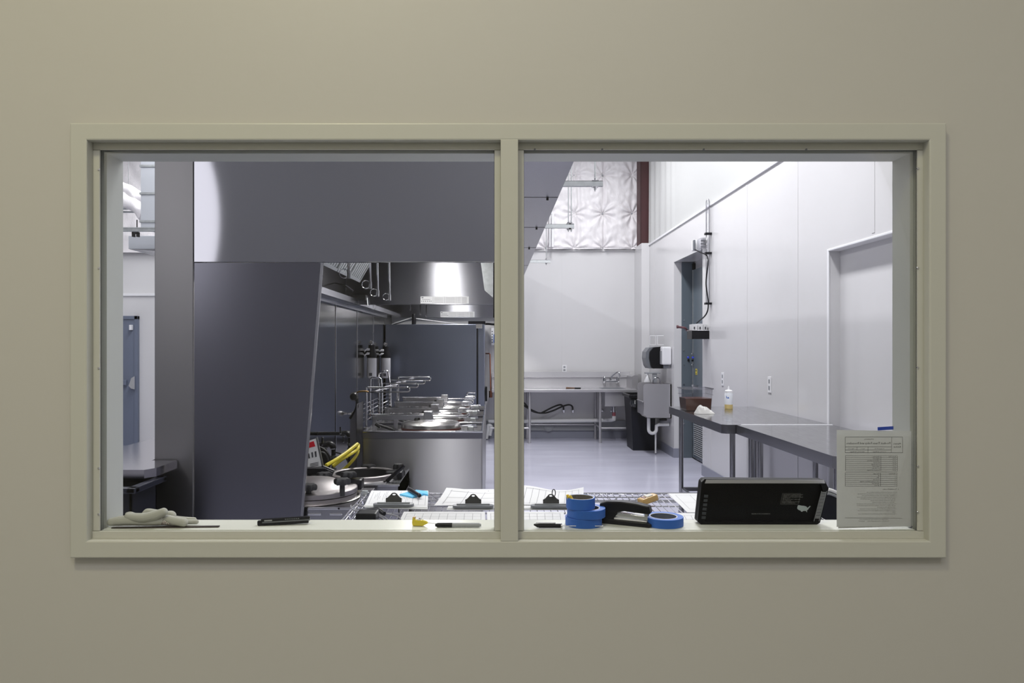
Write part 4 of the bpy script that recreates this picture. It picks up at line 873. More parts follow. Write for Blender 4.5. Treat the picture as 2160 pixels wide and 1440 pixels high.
MB().bbox(XX(1402, Ys_), 2.49, Ys_+0.04, Ys_+0.10, ZZ(777, Ys_), ZZ(769.2, Ys_), b=0.006).build('nozzle', M['ggrey'], t)
t = thing('wire_holder', 'small white wire frame holder on the wall above the towel dispenser', 'holder', px(1379, 720, 10.9))
fr = [px(x, y, 10.9) for x, y in ((1371, 727), (1371, 708), (1387, 708), (1387, 727))]
MB().tube(fr, 0.006, n=6, closed=True).tube([px(1383, 708, 10.9), px(1383, 727, 10.9)], 0.004, n=6).tube([fr[2], (2.515, 10.9, fr[2][2])], 0.005, n=6).tube([fr[3], (2.515, 10.9, fr[3][2])], 0.005, n=6).build('wire_frame', M['white'], t)
t = thing('trash_can', 'tall slim black trash can with a bag knot at its side, below the hand sink', 'trash can', (2.2, 11.1, 0))
Yc = 10.98; cx0c, cx1c = XX(1333, Yc), XX(1383, Yc)
MB().add([(cx0c+0.02, Yc+0.02, 0), (cx1c-0.01, Yc+0.02, 0), (cx1c-0.01, Yc+0.50, 0), (cx0c+0.02, Yc+0.50, 0), (cx0c-0.02, Yc, 0.80), (cx1c+0.0, Yc, 0.80), (cx1c+0.0, Yc+0.55, 0.80), (cx0c-0.02, Yc+0.55, 0.80)],
         [(0,3,2,1),(0,1,5,4),(1,2,6,5),(2,3,7,6),(3,0,4,7)]).build('can_body', M['bin'], t)
MB().bbox(cx0c-0.045, cx0c-0.015, Yc-0.02, Yc+0.57, 0.78, 0.83, b=0.01).bbox(cx0c-0.045, cx1c+0.02, Yc-0.025, Yc+0.005, 0.78, 0.83, b=0.01).bbox(cx0c-0.045, cx1c+0.02, Yc+0.545, Yc+0.575, 0.78, 0.83, b=0.01).bbox(cx1c-0.005, cx1c+0.02, Yc-0.02, Yc+0.57, 0.78, 0.83, b=0.01).build('rim', M['black'], t)
a = px(1340, 851, Yc-0.03)
kn = MB().lathe([(0, -0.05), (0.05, -0.045), (0.075, 0), (0.05, 0.05), (0, 0.06)], a, n=16); kn.tube(smooth_path([(a[0]-0.07, a[1], a[2]+0.05), a, (a[0]+0.06, a[1]-0.01, a[2]-0.06)]), 0.02, n=8)
kn.v = [v+Vector((noise.noise(v*30), noise.noise(v*30+Vector((5, 0, 0))), noise.noise(v*30+Vector((0, 9, 0)))))*0.02 for v in kn.v]
kn.build('bag_knot', mat('bag_film', (0.012, 0.014, 0.018), 0.12), t)

# ------------------------------------------------------------------ sink table at the far wall
t = thing('sink_table', 'long stainless work table with backsplash and sink bowl along the far wall', 'table', (1.1, 12.1, 0))
bx0, bx1, by0, by1, bz = -0.02, 2.30, 11.78, 12.44, 0.862
MB().bbox(bx0, bx1, by0, by1, bz-0.045, bz, b=0.006).build('table_top', M['satin'], t)
MB().prism([(by1-0.02, bz), (by1, bz), (by1, bz+0.26), (by1-0.05, bz+0.26), (by1-0.05, bz+0.17), (by1-0.02, bz+0.16)], bx1-bx0, 'x', bx0).build('backsplash', mat('bright_steel', (0.68, 0.67, 0.69), 0.25, 0.45, bump=0.05, bscale=4), t)
MB().bbox(XX(1275, 11.9), XX(1322, 11.9), 11.85, 12.3, ZZ(857, 11.85), bz-0.046, b=0.01).build('sink_bowl', M['satin'], t)
MB().bbox(XX(1268, 12), XX(1318, 12), 11.9, 12.3, bz+0.0005, bz+0.002, b=0.0005).build('sink_opening', M['ggrey'], t)
MB().prism([(bx1-0.06, bz), (bx1+0.04, bz), (bx1+0.04, bz+0.22), (bx1-0.02, bz+0.22), (bx1-0.06, bz+0.20)], 0.5, 'y', 11.93).build('side_splash', M['satin'], t)
for (x, y, Y) in ((1117, 0, 11.84), (1266, 0, 11.84), (1112, 0, 12.38), (1256, 0, 12.38), (1325, 0, 12.38)):
    MB().cyl((XX(x, Y), Y, 0.03), (XX(x, Y), Y, bz-0.046), 0.021, n=14).cyl((XX(x, Y), Y, 0.0), (XX(x, Y), Y, 0.06), 0.026, n=12).build('leg', M['satin'], t)
for (xa, xb, Y, z) in ((1117, 1034, 11.84, 0.24), (1266, 1331, 11.84, 0.24), (1112, 1256, 12.38, 0.24)):
    MB().cyl((XX(xa, Y), Y, z), (XX(xb, Y), Y, z), 0.014, n=10).build('brace', M['satin'], t)
for x in (1266,): MB().cyl((XX(1266, 11.84), 11.84, 0.24), (XX(1256, 12.38), 12.38, 0.24), 0.014, n=10).build('brace', M['satin'], t)
# faucet
Yf = 12.32; z = ZZ(803, Yf)
fa = MB().cyl((XX(1276, Yf), Yf, z), (XX(1303, Yf), Yf, z), 0.022, n=12)
for x in (1276, 1303): fa.cyl((XX(x, Yf), Yf+0.06, z-0.02), (XX(x, Yf), Yf, z), 0.024, n=12)
fa.build('faucet_body', M['chrome'], t)
for x in (1275, 1303): MB().lathe([(0, z+0.0), (0.03, z+0.005), (0.024, z+0.05), (0.03, z+0.055), (0.025, z+0.07), (0, z+0.07)], (XX(x, Yf), Yf, 0), n=14).build('tap_handle', M['chrome'], t)
MB().cyl((XX(1288, Yf), Yf, z), (XX(1288, Yf), Yf, z+0.06), 0.02, n=12).tube(smooth_path([px(1288, 797, Yf-0.05), px(1293, 791, Yf-0.08), px(1303, 784, Yf-0.15), px(1306, 787, Yf-0.18), px(1307, 794, Yf-0.18)]), 0.014, n=10).build('spout', M['chrome'], t)
a = px(1295, 862, 12.05)
MB().cyl((a[0], 12.05, ZZ(857, 12.05)), (a[0], 12.05, ZZ(869, 12.05)), 0.045, n=14).cyl((a[0]-0.06, 12.05, ZZ(866, 12.05)), (a[0]+0.02, 12.05, ZZ(866, 12.05)), 0.022, n=10).build('drain_basket', M['chrome'], t)
MB().cyl((a[0], 12.05, ZZ(869, 12.05)), (a[0], 12.05, ZZ(877, 12.05)), 0.028, n=12).build('drain_nut', mat('pink_primer', (0.35, 0.10, 0.12), 0.5), t)
MB().tube([(a[0], 12.05, ZZ(877, 12.05)), (a[0], 12.05, ZZ(884, 12.05)), (a[0]-0.03, 12.1, ZZ(886, 12.05)), (a[0]-0.08, 12.3, ZZ(886, 12.3)), (XX(1105, 12.35), 12.36, ZZ(888, 12.36)), (XX(1030, 12.36), 12.36, ZZ(888.5, 12.36))], 0.034, n=12).build('drain_pipe', M['pvc'], t)
tag(MB().lathe([(0, 0), (0.082, 0), (0.082, -0.012), (0.074, -0.016), (0, -0.016)], (XX(1157.5, 12.44), 12.45, ZZ(899.5, 12.44)), n=32, axis='y').build('cleanout_cover', M['gmid']), 'round metal cleanout cover low on the far wall under the sink table', 'cover')
wl_ = ['left chrome wall valve with black hose under the sink table', 'right chrome wall valve with black hose under the sink table']
for k, x in enumerate((1189, 1208)):
    t2 = thing('wall_valve', wl_[k], 'valve', px(x, 865, 12.48), 'hose valves under the sink table')
    a = px(x, 866, 12.42)
    MB().lathe([(0, 0.08), (0.026, 0.08), (0.03, 0.0), (0.018, -0.02), (0, -0.02)], a, n=14, axis='y').bbox(a[0]-0.008, a[0]+0.008, a[1]-0.05, a[1]-0.02, a[2]-0.03, a[2]+0.045, b=0.003).build('valve_body', M['chrome'], t2)
    q = [px(x, 864, 12.38), px(x-1, 857, 12.36), px(x-8, 853.5, 12.33), px(x-22, 858-k, 12.3), px(x-42, 868-k*2, 12.28), px(x-62 if k else x-50, 871, 12.25), px(1127-k*4, 867, 12.2), px(1108, 857-k*5, 12.15), px(1098, 848-k*5, 12.1)]
    MB().tube(smooth_path(q), 0.014, n=8).build('rubber_hose', M['rubber'], t2)
a = px(1148, 866, 12.42); MB()
tag(MB().lathe([(0, 0.06), (0.024, 0.06), (0.026, 0), (0, -0.02)], px(1271, 866, 12.42), n=12, axis='y').build('wall_valve', M['chrome']), 'third small chrome valve under the sink bowl, no hose', 'valve')
a = px(1200, 818, 12.0)
tk = thing('wooden_tool', 'brown wooden-handled tool lying on the front of the sink table', 'tool', (a[0], 11.9, bz))
MB().cyl((XX(1194, 11.9), 11.9, bz+0.017), (XX(1212, 11.9), 11.9, bz+0.015), 0.016, 0.010, n=12).build('handle', M['wood'], tk)
MB().bbox(XX(1212, 11.9), XX(1225, 11.9), 11.88, 11.92, bz, bz+0.026, b=0.006).build('head', M['iron'], tk)

# ------------------------------------------------------------------ prep tables along the right wall
QZ = 0.97
def prep(x0, y0, y1, lab, legs, shelf):
    t = thing('prep_table', lab, 'table', ((x0+2.5)/2, (y0+y1)/2, 0), 'stainless prep tables on the right wall')
    MB().prism([(x0, y0+0.03), (x0+0.03, y0), (2.505, y0), (2.505, y1), (x0+0.0, y1)], 0.004, 'z', QZ-0.004).build('table_top', M['table'], t)
    MB().prism([(x0-0.001, y0+0.03), (x0+0.03, y0-0.001), (2.505, y0-0.001), (2.505, y0+0.012), (x0+0.035, y0+0.012), (x0+0.012, y0+0.035), (x0+0.012, y1), (x0-0.001, y1)], 0.062, 'z', QZ-0.066).build('front_apron', M['tleg'], t)
    for (x, y) in legs:
        MB().cyl((x, y, 0.04), (x, y, QZ-0.004), 0.0205, n=14).cyl((x, y, 0), (x, y, 0.05), 0.026, n=12).build('leg', M['tleg'], t)
    if shelf: MB().bbox(legs[0][0], 2.45, legs[0][1]-0.01, legs[0][1]+0.02, shelf-0.02, shelf+0.015, b=0.004).bbox(legs[0][0]-0.005, legs[0][0]+0.02, legs[1][1], legs[0][1], shelf-0.02, shelf+0.015, b=0.004).build('lower_brace', M['tleg'], t)
    return t
p1_ = prep(1.695, 5.46, 7.12, 'farther stainless prep table on the right, carrying the sauce container and squeeze bottle', [(1.735, 6.82), (1.80, 5.56), (2.44, 6.9), (2.44, 5.6)], 0.235)
p2_ = prep(1.795, 3.88, 5.44, 'nearer stainless prep table on the right, empty top, ending behind the posted sheet', [(1.85, 5.30), (1.85, 3.97), (2.44, 5.25), (2.44, 4.0), (1.86, 5.15)], 0.235)
MB().bbox(1.83, 2.50, 5.441, 5.459, QZ-0.01, QZ+0.004, b=0.002).build('joint_bar', M['white'], p1_)
# container of sauce
t = thing('sauce_container', 'clear plastic food container half full of dark brown sauce, white cloth before it', 'container', (1.83, 6.72, QZ))
c0, c1, d0, d1, ch = XX(1447, 6.62), XX(1500, 6.62), 6.62, 6.84, 0.205
def frust(mb, x0, x1, y0, y1, z0, z1, e):
    mb.add([(x0+e, y0+e, z0), (x1-e, y0+e, z0), (x1-e, y1-e, z0), (x0+e, y1-e, z0), (x0, y0, z1), (x1, y0, z1), (x1, y1, z1), (x0, y1, z1)], [(0,1,5,4),(1,2,6,5),(2,3,7,6),(3,0,4,7),(0,3,2,1)]); return mb
frust(MB(), c0-0.012, c1+0.012, d0-0.012, d1+0.012, QZ+0.002, QZ+ch, 0.012).build('container_wall', M['clearp'], t)
e = MB()
for (xa, xb, ya, yb) in ((c0-0.02, c1+0.02, d0-0.02, d0-0.010), (c0-0.02, c1+0.02, d1+0.010, d1+0.02), (c0-0.02, c0-0.010, d0-0.01, d1+0.01), (c1+0.010, c1+0.02, d0-0.01, d1+0.01)): e.bbox(xa, xb, ya, yb, QZ+ch-0.012, QZ+ch, b=0.003).box(xa+0.006, xb-0.006, ya+0.002, yb-0.002, QZ+ch-0.062, QZ+ch-0.058)
e.build('container_rim', M['cleart'], t)
frust(MB(), c0-0.004, c1+0.004, d0-0.004, d1+0.004, QZ+0.004, QZ+0.112, 0.008).add([(c0-0.004, d0-0.004, QZ+0.112), (c1+0.004, d0-0.004, QZ+0.112), (c1+0.004, d1+0.004, QZ+0.112), (c0-0.004, d1+0.004, QZ+0.112)], [(0,1,2,3)]).build('sauce', M['sauce'], t)
# crumpled cloth
def clothf(u, v):
    th = u*2*PI; r = v
    x = 0.088*r*math.cos(th)*(1.0+0.35*math.cos(th-0.2)); y = 0.05*r*math.sin(th)
    h = 0.066*(1-r**2.2)*(1+0.35*math.cos(th+2.4)*r)
    n1 = noise.noise(Vector((x*22, y*30, 1)))*0.016
    n2 = (0.5-abs(noise.noise(Vector((x*38+y*20, y*40-x*18, 4)))))*0.020*(1-r**4)
    return (XX(1481, 6.3)+0.012+x+n1*0.5, 6.36+y, QZ+0.0015+max(0, h+(n1+n2-0.006)*min(1, (1-r)*4)))
tag(MB().grid(clothf, 90, 36).build('crumpled_cloth', M['cloth']), 'crumpled white cloth lying on the prep table before the sauce container', 'cloth')
# squeeze bottle
a = (XX(1537, 6.85), 6.85)
t = thing('squeeze_bottle', 'white squeeze bottle with blue mark and a little yellow oil, on the prep table', 'bottle', (a[0], a[1], QZ))
MB().lathe([(0, QZ+0.001), (0.036, QZ+0.001), (0.037, QZ+0.006), (0.037, QZ+0.042)], (a[0], a[1], 0), n=28).build('oil_level', M['oil'], t)
MB().lathe([(0.0371, QZ+0.042), (0.037, QZ+0.142), (0.033, QZ+0.148)], (a[0], a[1], 0), n=28).build('bottle_body', M['translucent'], t)
MB().lathe([(0.033, QZ+0.148), (0.034, QZ+0.149), (0.034, QZ+0.168), (0.026, QZ+0.174), (0.010, QZ+0.178), (0.0075, QZ+0.20), (0.004, QZ+0.212), (0, QZ+0.212)], (a[0], a[1], 0), n=24).build('nozzle_cap', M['white'], t)
bmk = MB()
def cylp(ang, z, r=0.0376): return (a[0]+r*math.sin(ang), a[1]-r*math.cos(ang), z)
bmk.add([cylp(-0.9, QZ+0.100), cylp(-0.9, QZ+0.123), cylp(-0.35, QZ+0.112), cylp(-0.15, QZ+0.100), cylp(-0.5, QZ+0.098)], [(0,4,3,2,1)])
bmk.build('blue_mark', M['blue'], t)

# ------------------------------------------------------------------ wire rack under the window
RXa, RXb, RYa, RYb, RZ = -0.512, 1.12, 2.27, 2.955, 0.962
t = thing('wire_rack', 'chrome wire rack right behind the window sill, papers spread on its top', 'rack', (0.36, 2.6, 0), None)
def shelf(z):
    m = MB(); n = 66
    for i in range(n+1):
        x = RXa+0.012+(RXb-RXa-0.024)*i/n; m.tube([(x, RYa, z), (x, RYb, z)], 0.0015, n=6)
    return m
for z in (RZ, 0.30):
    shelf(z).build('shelf_wires', M['chrome'], t)
    m = MB()
    for y in (2.32, 2.42, 2.52, 2.62, 2.735, 2.84, 2.90): m.tube([(RXa, y, z-0.004), (RXb, y, z-0.004)], 0.0028, n=6)
    m.build('cross_wires', M['chrome'], t)
    m = MB()
    for zz in (z, z-0.034):
        m.tube([(RXa, RYa, zz), (RXb, RYa, zz), (RXb, RYb, zz), (RXa, RYb, zz)], 0.0042, n=8, closed=True)
    def zig(p, q, n):
        pts = []
        for i in range(n*2+1):
            f_ = i/(n*2); pts.append((p[0]+(q[0]-p[0])*f_, p[1]+(q[1]-p[1])*f_, z if i % 2 == 0 else z-0.034))
        m.tube(pts, 0.002, n=6)
    zig((RXa, RYa), (RXa, RYb), 8); zig((RXb, RYa), (RXb, RYb), 8); zig((RXa, RYb), (RXb, RYb), 19); zig((RXa, RYa), (RXb, RYa), 19)
    m.build('shelf_frame', M['chrome'], t)
for (x, y) in ((RXa, RYa), (RXb, RYa), (RXb, RYb), (RXa, RYb)):
    MB().cyl((x, y, 0.0), (x, y, RZ+0.012), 0.0127, n=14).lathe([(0.0127, RZ-0.03), (0.021, RZ-0.03), (0.018, RZ+0.004), (0.0127, RZ+0.004)], (x, y, 0), n=14).build('post', M['galv'], t)
PZ = RZ+0.0025
def quadsheet(c4, z, th, name, m, par=None):                          # four floor-plan corners
    return MB().prism(c4, th, 'z', z).build(name, m, par)
def gridprint(c4, z, us, vs, m, par, wid=0.0011, extra=()):           # ruled lines and little marks on a sheet given by corners
    A, B, Cc, D = [Vector((p[0], p[1], 0)) for p in c4]              # A near-left, B near-right, C far-right, D far-left
    def W(u, v): return (A*(1-u)+B*u)*(1-v)+(D*(1-u)+Cc*u)*v
    mb = MB(); W_ = (B-A).length; H_ = (D-A).length
    def seg_(u0, v0, u1, v1, wd=wid):
        p, q = W(u0, v0), W(u1, v1); d = (q-p)
        if d.length < 1e-6: return
        n_ = Vector((-d.y, d.x, 0)).normalized()*wd/2
        mb.add([(p-n_+Vector((0, 0, z))), (q-n_+Vector((0, 0, z))), (q+n_+Vector((0, 0, z))), (p+n_+Vector((0, 0, z)))], [(0,1,2,3)])
    u0, u1, v0, v1 = us[0], us[-1], vs[0], vs[-1]
    for u in us: seg_(u, v0, u, v1)
    for v in vs: seg_(u0, v, u1, v)
    for e_ in extra: seg_(*e_)
    return mb.build('printed_form', m, par)
def board(c4, lab, clip_u, cond=0, lines=None, brown=False):
    A, B, Cc, D = c4; cx_ = sum(p[0] for p in c4)/4; cy_ = sum(p[1] for p in c4)/4
    t = thing('clipboard', lab, 'clipboard', (cx_, cy_, PZ), 'clipboards on the wire rack')
    quadsheet(c4, PZ, 0.003, 'board', mat('clear_board', (0.55, 0.56, 0.58), 0.2), t)
    def inset(p): return (cx_+(p[0]-cx_)*0.985, cy_+(p[1]-cy_)*0.985)
    pc = [inset(p) for p in c4]; pc[0] = (pc[0][0], pc[0][1]+0.012); pc[1] = (pc[1][0], pc[1][1]+0.012)
    quadsheet(pc, PZ+0.0031, 0.0018, 'paper_stack', M['paper'], t)
    gridprint(pc, PZ+0.0052, *lines, M['inklight'], t, extra=[(0.08+0.028*i, 0.35+0.1*((i*7) % 3), 0.08+0.028*i, 0.62+0.1*((i*5) % 4)) for i in range(30) if i % 5])
    # clip at the near edge
    a = Vector(((A[0]*(1-clip_u)+B[0]*clip_u), (A[1]*(1-clip_u)+B[1]*clip_u)+0.02, PZ+0.0055))
    m = MB(); n = 12; hw, hh = 0.074, 0.019
    pts = [(a.x-hw+hh-hh*math.cos(PI/2*0+0)*0+hh*math.cos(PI/2+PI*i/n), a.y+hh*math.sin(PI/2+PI*i/n)) for i in range(n+1)]+[(a.x+hw-hh+hh*math.cos(-PI/2+PI*i/n), a.y+hh*math.sin(-PI/2+PI*i/n)) for i in range(n+1)]
    m.prism(pts, 0.009, 'z', a.z).cyl((a.x-hw*0.8, a.y, a.z+0.010), (a.x+hw*0.8, a.y, a.z+0.010), 0.004, n=8)
    m.build('clip_base', M['ggrey'], t)
    # upright jaw with an arched tab and a hole
    hwj = 0.029; outer = [(-hwj, 0.0), (-hwj, 0.020), (-0.021, 0.024), (-0.015, 0.031)]+[(0.013*math.cos(PI-PI*i/10), 0.030+0.0105*math.sin(PI-PI*i/10)) for i in range(1, 10)]+[(0.015, 0.031), (0.021, 0.024), (hwj, 0.020), (hwj, 0.0)]
    hole = [(0.006*math.cos(2*PI*i/12), 0.0335+0.003*math.sin(2*PI*i/12)) for i in range(12)]
    bm = bmesh.new(); lay = []
    ov = [bm.verts.new((p[0], 0, p[1])) for p in outer]; hv = [bm.verts.new((p[0], 0, p[1])) for p in hole]
    es = [bm.edges.new((ov[i], ov[(i+1) % len(ov)])) for i in range(len(ov))]+[bm.edges.new((hv[i], hv[(i+1) % len(hv)])) for i in range(len(hv))]
    bmesh.ops.triangle_fill(bm, use_beauty=True, use_dissolve=False, edges=es)
    ex = bmesh.ops.extrude_face_region(bm, geom=list(bm.faces)); bmesh.ops.translate(bm, vec=(0, 0.002, 0), verts=[v for v in ex['geom'] if isinstance(v, bmesh.types.BMVert)])
    bm.verts.index_update()
    T = Matrix.Translation((a.x, a.y, a.z+0.008)) @ Matrix.Rotation(-0.35, 4, 'X')
    mj = MB().add([v.co.copy() for v in bm.verts], [[v.index for v in f_.verts] for f_ in bm.faces], M=T); bm.free()
    mj.build('clip_jaw', M['iron'], t)
    return t
def pp(x, y): Y = YH(y, PZ+0.003); return (XX(x, Y), Y)
FV = [0.12, 0.25, 0.38, 0.5, 0.62, 0.74, 0.86, 0.95]
board([pp(767, 1069), pp(902, 1073), pp(904, 1035), pp(783, 1035)], 'clipboard nearest the rack post, its form under a blue note pad and black marker', 0.46, lines=([0.04+0.115*i for i in range(9)], [0.3, 0.93], 0, ) and ([0.05, 0.3, 0.42, 0.53, 0.64, 0.75, 0.85, 0.96], [0.12, 0.94]))
board([pp(942, 1074), pp(1085, 1074), pp(1075, 1032), pp(962, 1032)], 'clipboard just left of the mullion, its top sheet laid askew', 0.39, lines=([0.1, 0.35, 0.6, 0.9], [0.2, 0.45, 0.7, 0.9]))
board([pp(1100, 1074), pp(1238, 1074), pp(1224, 1034), pp(1108, 1034)], 'clipboard right of the mullion with a metal ring on its clip', 0.46, lines=([0.06+0.11*i for i in range(9)], [0.12, 0.93]))
# loose forms
def form(c, lab, us, vs, z=PZ, name='printed_sheet'):
    o = quadsheet(c, z, 0.0008, 'printed_sheet', M['paper']); tag(o, lab, 'paper', 'loose printed forms on the rack')
    gridprint(c, z+0.001, us, vs, M['inklight'], o); return o
n8 = [0.05+0.1*i for i in range(10)]
form([pp(838, 1106), pp(1024, 1106), pp(1023, 1078), pp(852, 1078)], 'wide printed form on the rack behind the yellow tag and grey marker', n8, [0.2, 0.4, 0.6, 0.85], PZ+0.001)
form([pp(1028, 1106), pp(1192, 1106), pp(1189, 1078), pp(1027, 1078)], 'printed form crossing behind the mullion, under the black marker', n8, [0.2, 0.4, 0.6, 0.85], PZ+0.001)
form([pp(1196, 1106), pp(1330, 1106), pp(1322, 1078), pp(1193, 1078)], 'printed form on the rack hidden behind the tape rolls', n8, [0.2, 0.5, 0.8], PZ+0.001)
form([pp(1350, 1108), pp(1490, 1108), pp(1476, 1081), pp(1334, 1081)], 'printed form on the rack behind the single flat tape roll', n8, [0.2, 0.5, 0.8], PZ+0.001)
form([pp(1450, 1079), pp(1570, 1079), pp(1530, 1039), pp(1409, 1039)], 'printed sheet on the rack left of the black device', [0.1, 0.35, 0.6, 0.9], [0.15, 0.5, 0.9])
# curled top sheets at the far rack edge
def curl(x0, x1, y0, y1, h, lift=0.0):
    def f_(u, v):
        p = (x0+(x1-x0)*u+(v-0.5)*0.03, y0+(y1-y0)*v); return (p[0], p[1], PZ+0.007+lift+h*v**2*(0.6+0.4*math.cos(u*5)))
    return f_
def curled_sheet(args, lab, us, vs):
    f_ = curl(*args); o = MB().grid(f_, 16, 12).build('top_sheet', M['paper'], recalc=False); tag(o, lab, 'paper')
    g = curl(*args, 0.0006); m = MB()
    for u in us: m.grid(lambda a_, b_: g(u+a_*0.005, 0.08+b_*0.84), 1, 12)
    for v in vs: m.grid(lambda a_, b_: g(0.08+a_*0.84, v+b_*0.007), 16, 1)
    m.build('printed_form', M['inklight'], o, recalc=False)
curled_sheet((-0.20, 0.06, 2.69, 2.93, 0.018), 'curling white sheet laid askew on the clipboard left of the mullion', [0.1, 0.35, 0.6, 0.85], [0.2, 0.5, 0.85])
curled_sheet((0.10, 0.345, 2.70, 2.94, 0.026), 'curling white sheet lifted on the clipboard right of the mullion', [0.08+0.105*i for i in range(9)], [0.1, 0.9])
tag(MB().tube([Vector((XX(1168, 2.66), 2.66, PZ+0.045+0.013))+Vector((0.006*math.sin(a_), 0, 0.013*math.cos(a_))) for a_ in [2*PI*i/16 for i in range(16)]], 0.0016, n=6, closed=True).build('metal_ring', M['iron']), 'small metal ring standing on the clip right of the mullion', 'ring')
# note pads and marker
for k, (c, zz, l_) in enumerate((([pp(843, 1046), pp(871, 1052), pp(893, 1046), pp(866, 1040)], 0.006, 'left blue sticky note pad under the black marker on the clipboard'), ([pp(872, 1041), pp(903, 1047), pp(902, 1040), pp(878, 1037)], 0.006, 'right blue sticky note pad partly under the marker tip'))):
    tag(quadsheet(c, PZ+0.0055, zz, 'note_pad', M['bluepad']), l_, 'note pad', 'blue note pads on the clipboard')
z = PZ+0.0115+0.009
def marker(p, q, r, lab, body, capm, cat='marker', clipd=None):
    p, q = Vector(p), Vector(q); d = (q-p); t = thing('marker_pen', lab, cat, p)
    MB().cyl(p, p+d*0.05, r*0.55, r*0.98, n=20).cyl(p+d*0.05, p+d*0.37, r, n=20).build('cap', capm, t)
    MB().cyl(p+d*0.37, p+d*0.95, r*0.97, r*0.9, n=20).cyl(p+d*0.95, q, r*0.9, r*0.5, n=20).build('barrel', body, t)
    return t
a = pp(862, 1040); b = pp(886, 1055)
marker((a[0], a[1], z-0.001), (b[0], b[1]-0.0, z-0.001), 0.009, 'black marker lying across the blue note pads', M['black'], M['black'])
# charger with grey cables
a = pp(774, 1092)
t = thing('power_adapter', 'black power adapter block with grey cables at the rack corner', 'adapter', (a[0], a[1], PZ))
MB().bbox(XX(752, 2.42), XX(795, 2.42), 2.40, 2.47, PZ, PZ+0.042, b=0.005).build('adapter_block', M['black'], t)
for k, q in enumerate(([(740, 1068), (752, 1062), (770, 1068), (783, 1082), (795, 1094), (799, 1102)], [(745, 1080), (758, 1076), (780, 1080), (800, 1092), (812, 1100)], [(795, 1080), (812, 1088), (822, 1096), (846, 1098), (838, 1086), (812, 1080), (790, 1076), (800, 1086), (820, 1099)], [(740, 1068), (741, 1074), (752, 1080), (775, 1084), (806, 1092)])):
    P = []
    for (x, y) in q:
        Y = YH(y, PZ+0.012); P.append((XX(x, Y), max(Y, 2.3), PZ+0.008+0.008*(k % 2)))
    MB().tube(smooth_path(P), 0.0022, n=8).build('cable', M['cord'], t)
MB().tube(smooth_path([(XX(775, 2.6), 2.58, PZ+0.012), (XX(795, 2.55), 2.56, PZ+0.02), (XX(812, 2.55), 2.53, PZ+0.012)]), 0.008, n=10).build('plug', M['black'], t)
# tan cutter
a = pp(1358, 1056)
t = thing('box_cutter', 'tan plastic label cutter tilted on the rack wires, right of centre', 'cutter', (a[0], a[1], PZ))
T = Matrix.Translation((XX(1369, 2.72), 2.72, PZ+0.0)) @ Matrix.Rotation(0.42, 4, 'Z') @ Matrix.Rotation(-0.22, 4, 'Y') @ Matrix.Translation((0, 0, 0.022))
MB().bbox(-0.036, 0.036, -0.018, 0.018, -0.010, 0.014, b=0.007, M=T).build('cutter_body', M['tan'], t)
MB().bbox(-0.008, 0.018, -0.012, 0.012, 0.0135, 0.0165, b=0.0015, M=T).build('window', M['core'], t)
MB().bbox(-0.022, -0.012, -0.011, 0.011, 0.0135, 0.0155, b=0.001, M=T).build('rib', M['redp'], t)
# dark bin by the rack at the right
t = thing('dark_tote', 'dark plastic tote with a pale curved rim, between black device and posted sheet', 'tote', (1.27, 2.6, 0))
Yq = 2.62; 
q = [(1733, 1060), (1736, 1042), (1741, 1034), (1750, 1033), (1763, 1038), (1778, 1047), (1792, 1056)]
MB().tube(smooth_path([px(x, y, Yq) for x, y in q]), 0.0065, n=10).build('rim', M['white'], t)
o_ = [(max(XX(x, Yq+0.01), 1.16), ZZ(y+3, Yq+0.01)) for x, y in [(1728, 1120)]+q+[(1800, 1120)]]
MB().prism(o_, 0.22, 'y', Yq+0.002).build('tote_body', M['bin'], t)
x0_, x1_ = o_[0][0], o_[-1][0]
MB().bbox(x0_+0.01, x1_, Yq+0.01, Yq+0.21, 0, o_[0][1], b=0.01).build('tote_base', M['bin'], t)
MB().tube(smooth_path([px(x, y+8, Yq-0.004) for x, y in q[1:]]), 0.005, n=8).build('rim_band', M['gmid'], t)

# ------------------------------------------------------------------ things lying on the window sill
SZ = RZ0
def sp_(x, Y, h=0.0): return (XX(x, Y), Y, SZ+h)
# metal strip under the gloves
t = MB().bbox(XX(241, 2.105), XX(462, 2.105), -0.006, 0.006, 0, 0.003, b=0.0008)
T = Matrix.Translation(((XX(241, 2.105)+XX(462, 2.105))/2, 2.10, SZ+0.0005)) @ Matrix.Rotation(0.05, 4, 'Z') @ Matrix.Translation((-(XX(241, 2.105)+XX(462, 2.105))/2, 0, 0))
t.v = [T @ v for v in t.v]
tag(t.build('metal_strip', mat('brown_steel', (0.07, 0.055, 0.05), 0.4, 0.8)), 'thin dark metal strip on the sill under the knit gloves', 'strip')
# knit gloves: tapering fingers grown into one surface each
def blob(paths, name, m, parent=None, vox=0.0013):
    mb = MB()
    for P in paths:
        pts = [Vector(p[:3]) for p in P]; rs = [p[3] for p in P]
        sp2, r2 = [], []
        S_ = smooth_path(pts, 6); n = len(pts)-1
        for i, p in enumerate(S_):
            f_ = min(i/6, n); k = min(int(f_), n-1); u = f_-k
            r2.append(rs[k]*(1-u)+rs[k+1]*u); sp2.append(p)
        mb.tube(sp2, 0, n=14, rs=r2)
        for p, r in ((sp2[0], r2[0]), (sp2[-1], r2[-1])):
            mb.lathe([(r*math.cos(a_), r*math.sin(a_)) for a_ in [-PI/2+PI*i/8 for i in range(9)]], p, n=14)
    o = mb.build(name, m, parent)
    md = o.modifiers.new('grow', 'REMESH'); md.mode = 'VOXEL'; md.voxel_size = vox; md.use_smooth_shade = True
    sm_ = o.modifiers.new('soft', 'SMOOTH'); sm_.iterations = 2; sm_.factor = 0.5
    return o
